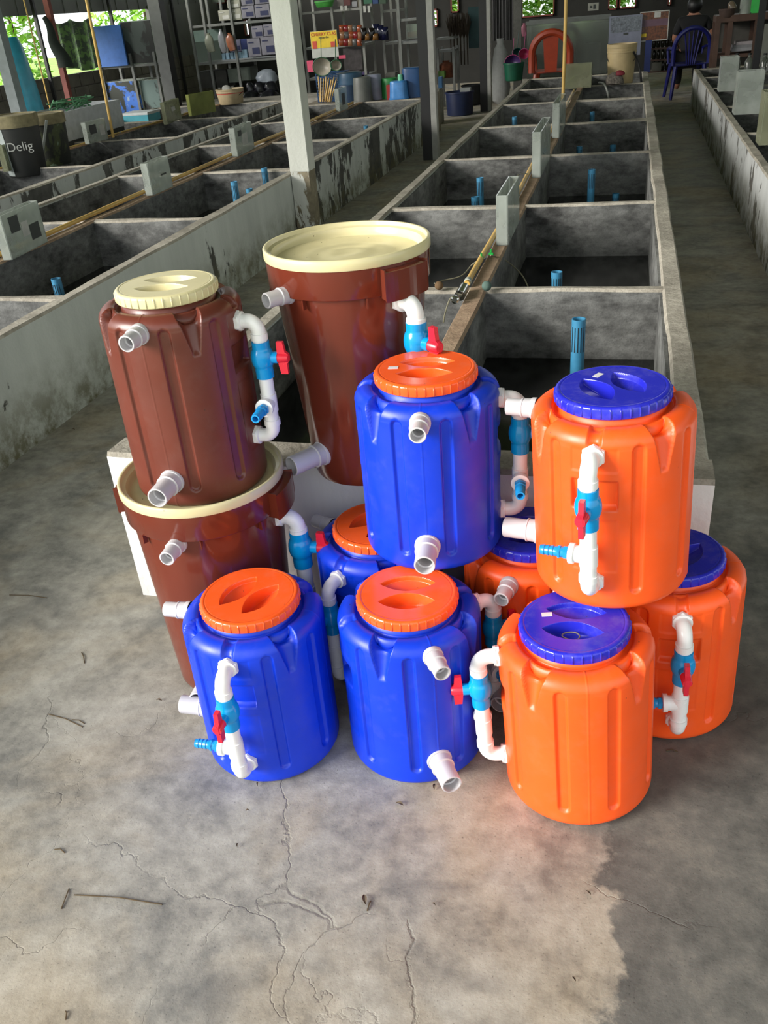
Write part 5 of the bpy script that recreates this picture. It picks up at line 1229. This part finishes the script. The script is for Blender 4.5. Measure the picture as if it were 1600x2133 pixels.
# turquoise roll, grey post and shade nets at far left
p = atY(40, 226, 9.6); m = MB()
m.lathe([(0, 0.17), (0.5, 0.16), (0.9, 0.13), (1.0, 0.10)], n=28); o = m.build('turquoise_drum', C('turq', (40, 140, 164), 0.3), smooth=True); o.location = (p.x, 9.8, 0.5); o.rotation_euler = (0, -0.05, 0); tag(o, 'tall turquoise plastic roll standing at the far left', 'roll')
p = atY(15, 232, 9.0); m = MB(); m.box((0, 0, 2.1), (0.12, 0.12, 4.2)); o = m.build('grey_post', C('greypost', (120, 128, 128), 0.6)); o.location = (atY(18, 150, 9.2).x, 9.2, 0); tag(o, 'pale grey post at the far left photo edge', 'post')
M_NET = two_tone('shade_net', (40, 56, 38), (74, 104, 50), 14, 0.5)
def drape(name, label, rect, Y, mat, thick=0.02):
    x, z, w, h = place(*rect, Y); m = MB(); n, q = 24, 10; vs = []; fs = []
    for s_ in (0, 1):
        for j in range(q + 1):
            for i in range(n + 1):
                u_, v_ = i / n, j / q; sag = 0.05 * math.sin(PI * (u_ * 2 % 1)) * v_
                vs.append(((u_ - 0.5) * w, 0.05 * math.sin(u_ * 19) * (1 - v_ * 0.3) + s_ * thick, v_ * h - sag + 0.02 * math.sin(u_ * 7) * (1 - v_)))
    o_ = (n + 1) * (q + 1)
    for j in range(q):
        for i in range(n):
            a = j * (n + 1) + i; fs.append((a, a + 1, a + n + 2, a + n + 1)); fs.append((o_ + a, o_ + a + n + 1, o_ + a + n + 2, o_ + a + 1))
    m.add(vs, fs); o = m.build(name, mat, smooth=True); o.location = (x, Y, z); return tag(o, label, 'net')
drape('shade_net', 'green shade net stretched across the left opening', (112, 200, 38, 145), 12.2, M_NET)
p0, p1 = atY(92, 36, 11.4), atY(137, 140, 11.4); m = MB(); m.tube([p0.lerp(p1, t) + Vector((0.02 * math.sin(t * 9), 0, 0)) for t in np.linspace(0, 1, 16)], [0.03 + 0.07 * t for t in np.linspace(0, 1, 16)], n=14)
o = m.build('rolled_net', C('rolled_net', (34, 42, 36), 0.9), smooth=True); o.data.transform(Matrix.Translation(-p0)); o.location = p0; tag(o, 'dark rolled shade net bound to the rusty post at left', 'net')
p = atY(133, 158, 11.5); m = MB(); m.box((0, 0, 2.1), (0.07, 0.07, 4.2)); o = m.build('rusty_post', M_RUST); o.location = (atY(101, 20, 11.5).x, 11.5, 0); tag(o, 'rusty red steel post carrying the rolled dark net', 'post')

# foliage outside
def foliage(label, x, y, z0, R_, Hh, n, mat, name='bush'):
    m = MB(); rnd = random.Random(int(x * 10 + y * 7))
    for i in range(n):
        a = rnd.uniform(0, 2 * PI); q = math.sqrt(rnd.random()) * R_; zz_ = rnd.random() * Hh
        q *= 0.5 + 0.5 * math.sin(PI * min(1, zz_ / Hh * 0.9 + 0.1)); c = Vector((q * math.cos(a), q * math.sin(a), zz_)); s_ = rnd.uniform(0.05, 0.13)
        d = Vector((rnd.uniform(-1, 1), rnd.uniform(-1, 1), rnd.uniform(-0.6, 0.6))).normalized(); e = d.cross(Vector((rnd.uniform(-1, 1), rnd.uniform(-1, 1), 1))).normalized()
        m.add([c - d * s_, c + e * s_ * 0.45, c + d * s_, c - e * s_ * 0.45], [(0, 1, 2, 3)])
    root = tag(empty(name, (x, y, z0)), label, 'bush', 'greenery outside')
    f_ = m.build('foliage', mat, root); f_['kind'] = 'stuff'
    t = MB(); t.tube([(0, 0, 0), (0.03, 0.02, Hh * 0.5), (0, 0.05, Hh * 0.8)], [0.07, 0.05, 0.03], n=8); t.build('trunk', M_TIMBER, root); return root
M_LEAF = simple('leaf_green', (138, 190, 60), 0.5, var=0.4, scale=2); M_LEAF2 = simple('leaf_deep', (96, 150, 50), 0.5, var=0.4, scale=2)
foliage('bright green bush outside the large back window', -1.5, 22.5, -0.15, 1.5, 1.9, 2600, M_LEAF)
foliage('bright green bush outside the small windows above the grey poster', 0.9, 22.5, -0.15, 1.6, 2.4, 2600, M_LEAF)
foliage('green bush outside the back, seen past the rack left of the column', -6.8, 22.6, -0.15, 1.9, 2.6, 2600, M_LEAF)
foliage('bush outside the narrow gaps between the black posts', -3.3, 22.5, -0.15, 1.4, 2.4, 2000, M_LEAF)
foliage('pale green tree outside at the top left corner', -11.4, 16.7, -0.15, 0.55, 2.6, 900, M_LEAF)
foliage('green tree outside behind the green shade net', -11.0, 21.4, -0.15, 1.5, 2.8, 2600, M_LEAF)

# ------------------------------------------------------------------ litter on the floor
M_TWIG = C('dry_twig', (84, 70, 48), 0.9); M_DLEAF = C('dead_leaf', (92, 78, 62), 0.8)
def twig(label, a, c, r=0.0013, mat=None):
    A, B2 = atZ(*a), atZ(*c); mid = A.lerp(B2, 0.5) + Vector((0, 0.004, 0.003)); m = MB(); m.tube([A + Vector((0, 0, r)), mid, B2 + Vector((0, 0, r))], r, n=6)
    o = m.build('twig', mat or M_TWIG, smooth=True); o.data.transform(Matrix.Translation(-A)); o.location = A; tag(o, label, 'twig', 'twigs on the floor')
for lab, a, c in (('twig left of the front left blue drum', (100, 1488), (172, 1515)), ('second thinner twig crossing beside the first', (150, 1500), (176, 1508)), ('short twig on the floor at lower left', (114, 1770), (135, 1777)),
                  ('bent upright twig at lower left', (144, 1852), (128, 1894)), ('long pale straw on the lower left floor', (155, 1865), (338, 1885)), ('short straw near the bottom left', (137, 2107), (137, 2125)),
                  ('twig on the right side below the far right drum', (1388, 1565), (1412, 1567)), ('twig beside the dead leaf near the middle floor', (765, 1898), (772, 1878))):
    twig(lab, a, c)
twig('small dark straw at the left above the sandy patch', (170, 1360), (176, 1382)); twig('pale thin straw far left by the floor joint', (20, 1240), (98, 1246))
def leaf(label, px, py, s, rz):
    p = atZ(px, py, 0.001); m = MB(); L_, W_ = s, s * 0.42; n = 8; vs = []; 
    for i in range(n + 1):
        t = i / n; w_ = W_ * math.sin(PI * t) ** 0.8 * 0.5; y = (t - 0.5) * L_; zc_ = 0.004 * math.sin(PI * t)
        vs += [(-w_, y, zc_ + 0.003), (0, y, zc_ - 0.0005 + 0.001), (w_, y, zc_ + 0.003)]
    fs = []
    for i in range(n): fs += [(i * 3, i * 3 + 1, i * 3 + 4, i * 3 + 3), (i * 3 + 1, i * 3 + 2, i * 3 + 5, i * 3 + 4)]
    m.add(vs, fs); o = m.build('dry_leaf', M_DLEAF, smooth=True); o.location = p; o.rotation_euler = (0, 0, rz); tag(o, label, 'leaf', 'dry leaves on the floor')
for lab, px, py, s, rz in (('curled dry leaf at middle floor', 760, 1875, 0.022, 0.4), ('dry leaf below the front orange drum', 1226, 1861, 0.012, 0.9), ('dry leaf beside the lower stub of the centre blue drum', 833, 1676, 0.018, 1.3),
                        ('crumb of leaf below the front left blue drum', 495, 1762, 0.009, 0.2), ('crumb of leaf under the left blue drum', 516, 1690, 0.008, 2), ('small leaf crumb at lower centre', 904, 1885, 0.008, 1), ('leaf crumb on the lower right floor', 1196, 2041, 0.010, 0.7),
                        ('leaf scrap by the base of the left blue drum', 537, 1635, 0.010, 0.3), ('dead leaf scrap on the sandy patch', 332, 1460, 0.016, 1.5), ('leaf scrap under the lower stub of the centre blue drum', 905, 1640, 0.016, 0.1), ('tiny leaf by the left block', 153, 895, 0.02, 1.2)):
    leaf(lab, px, py, s, rz)
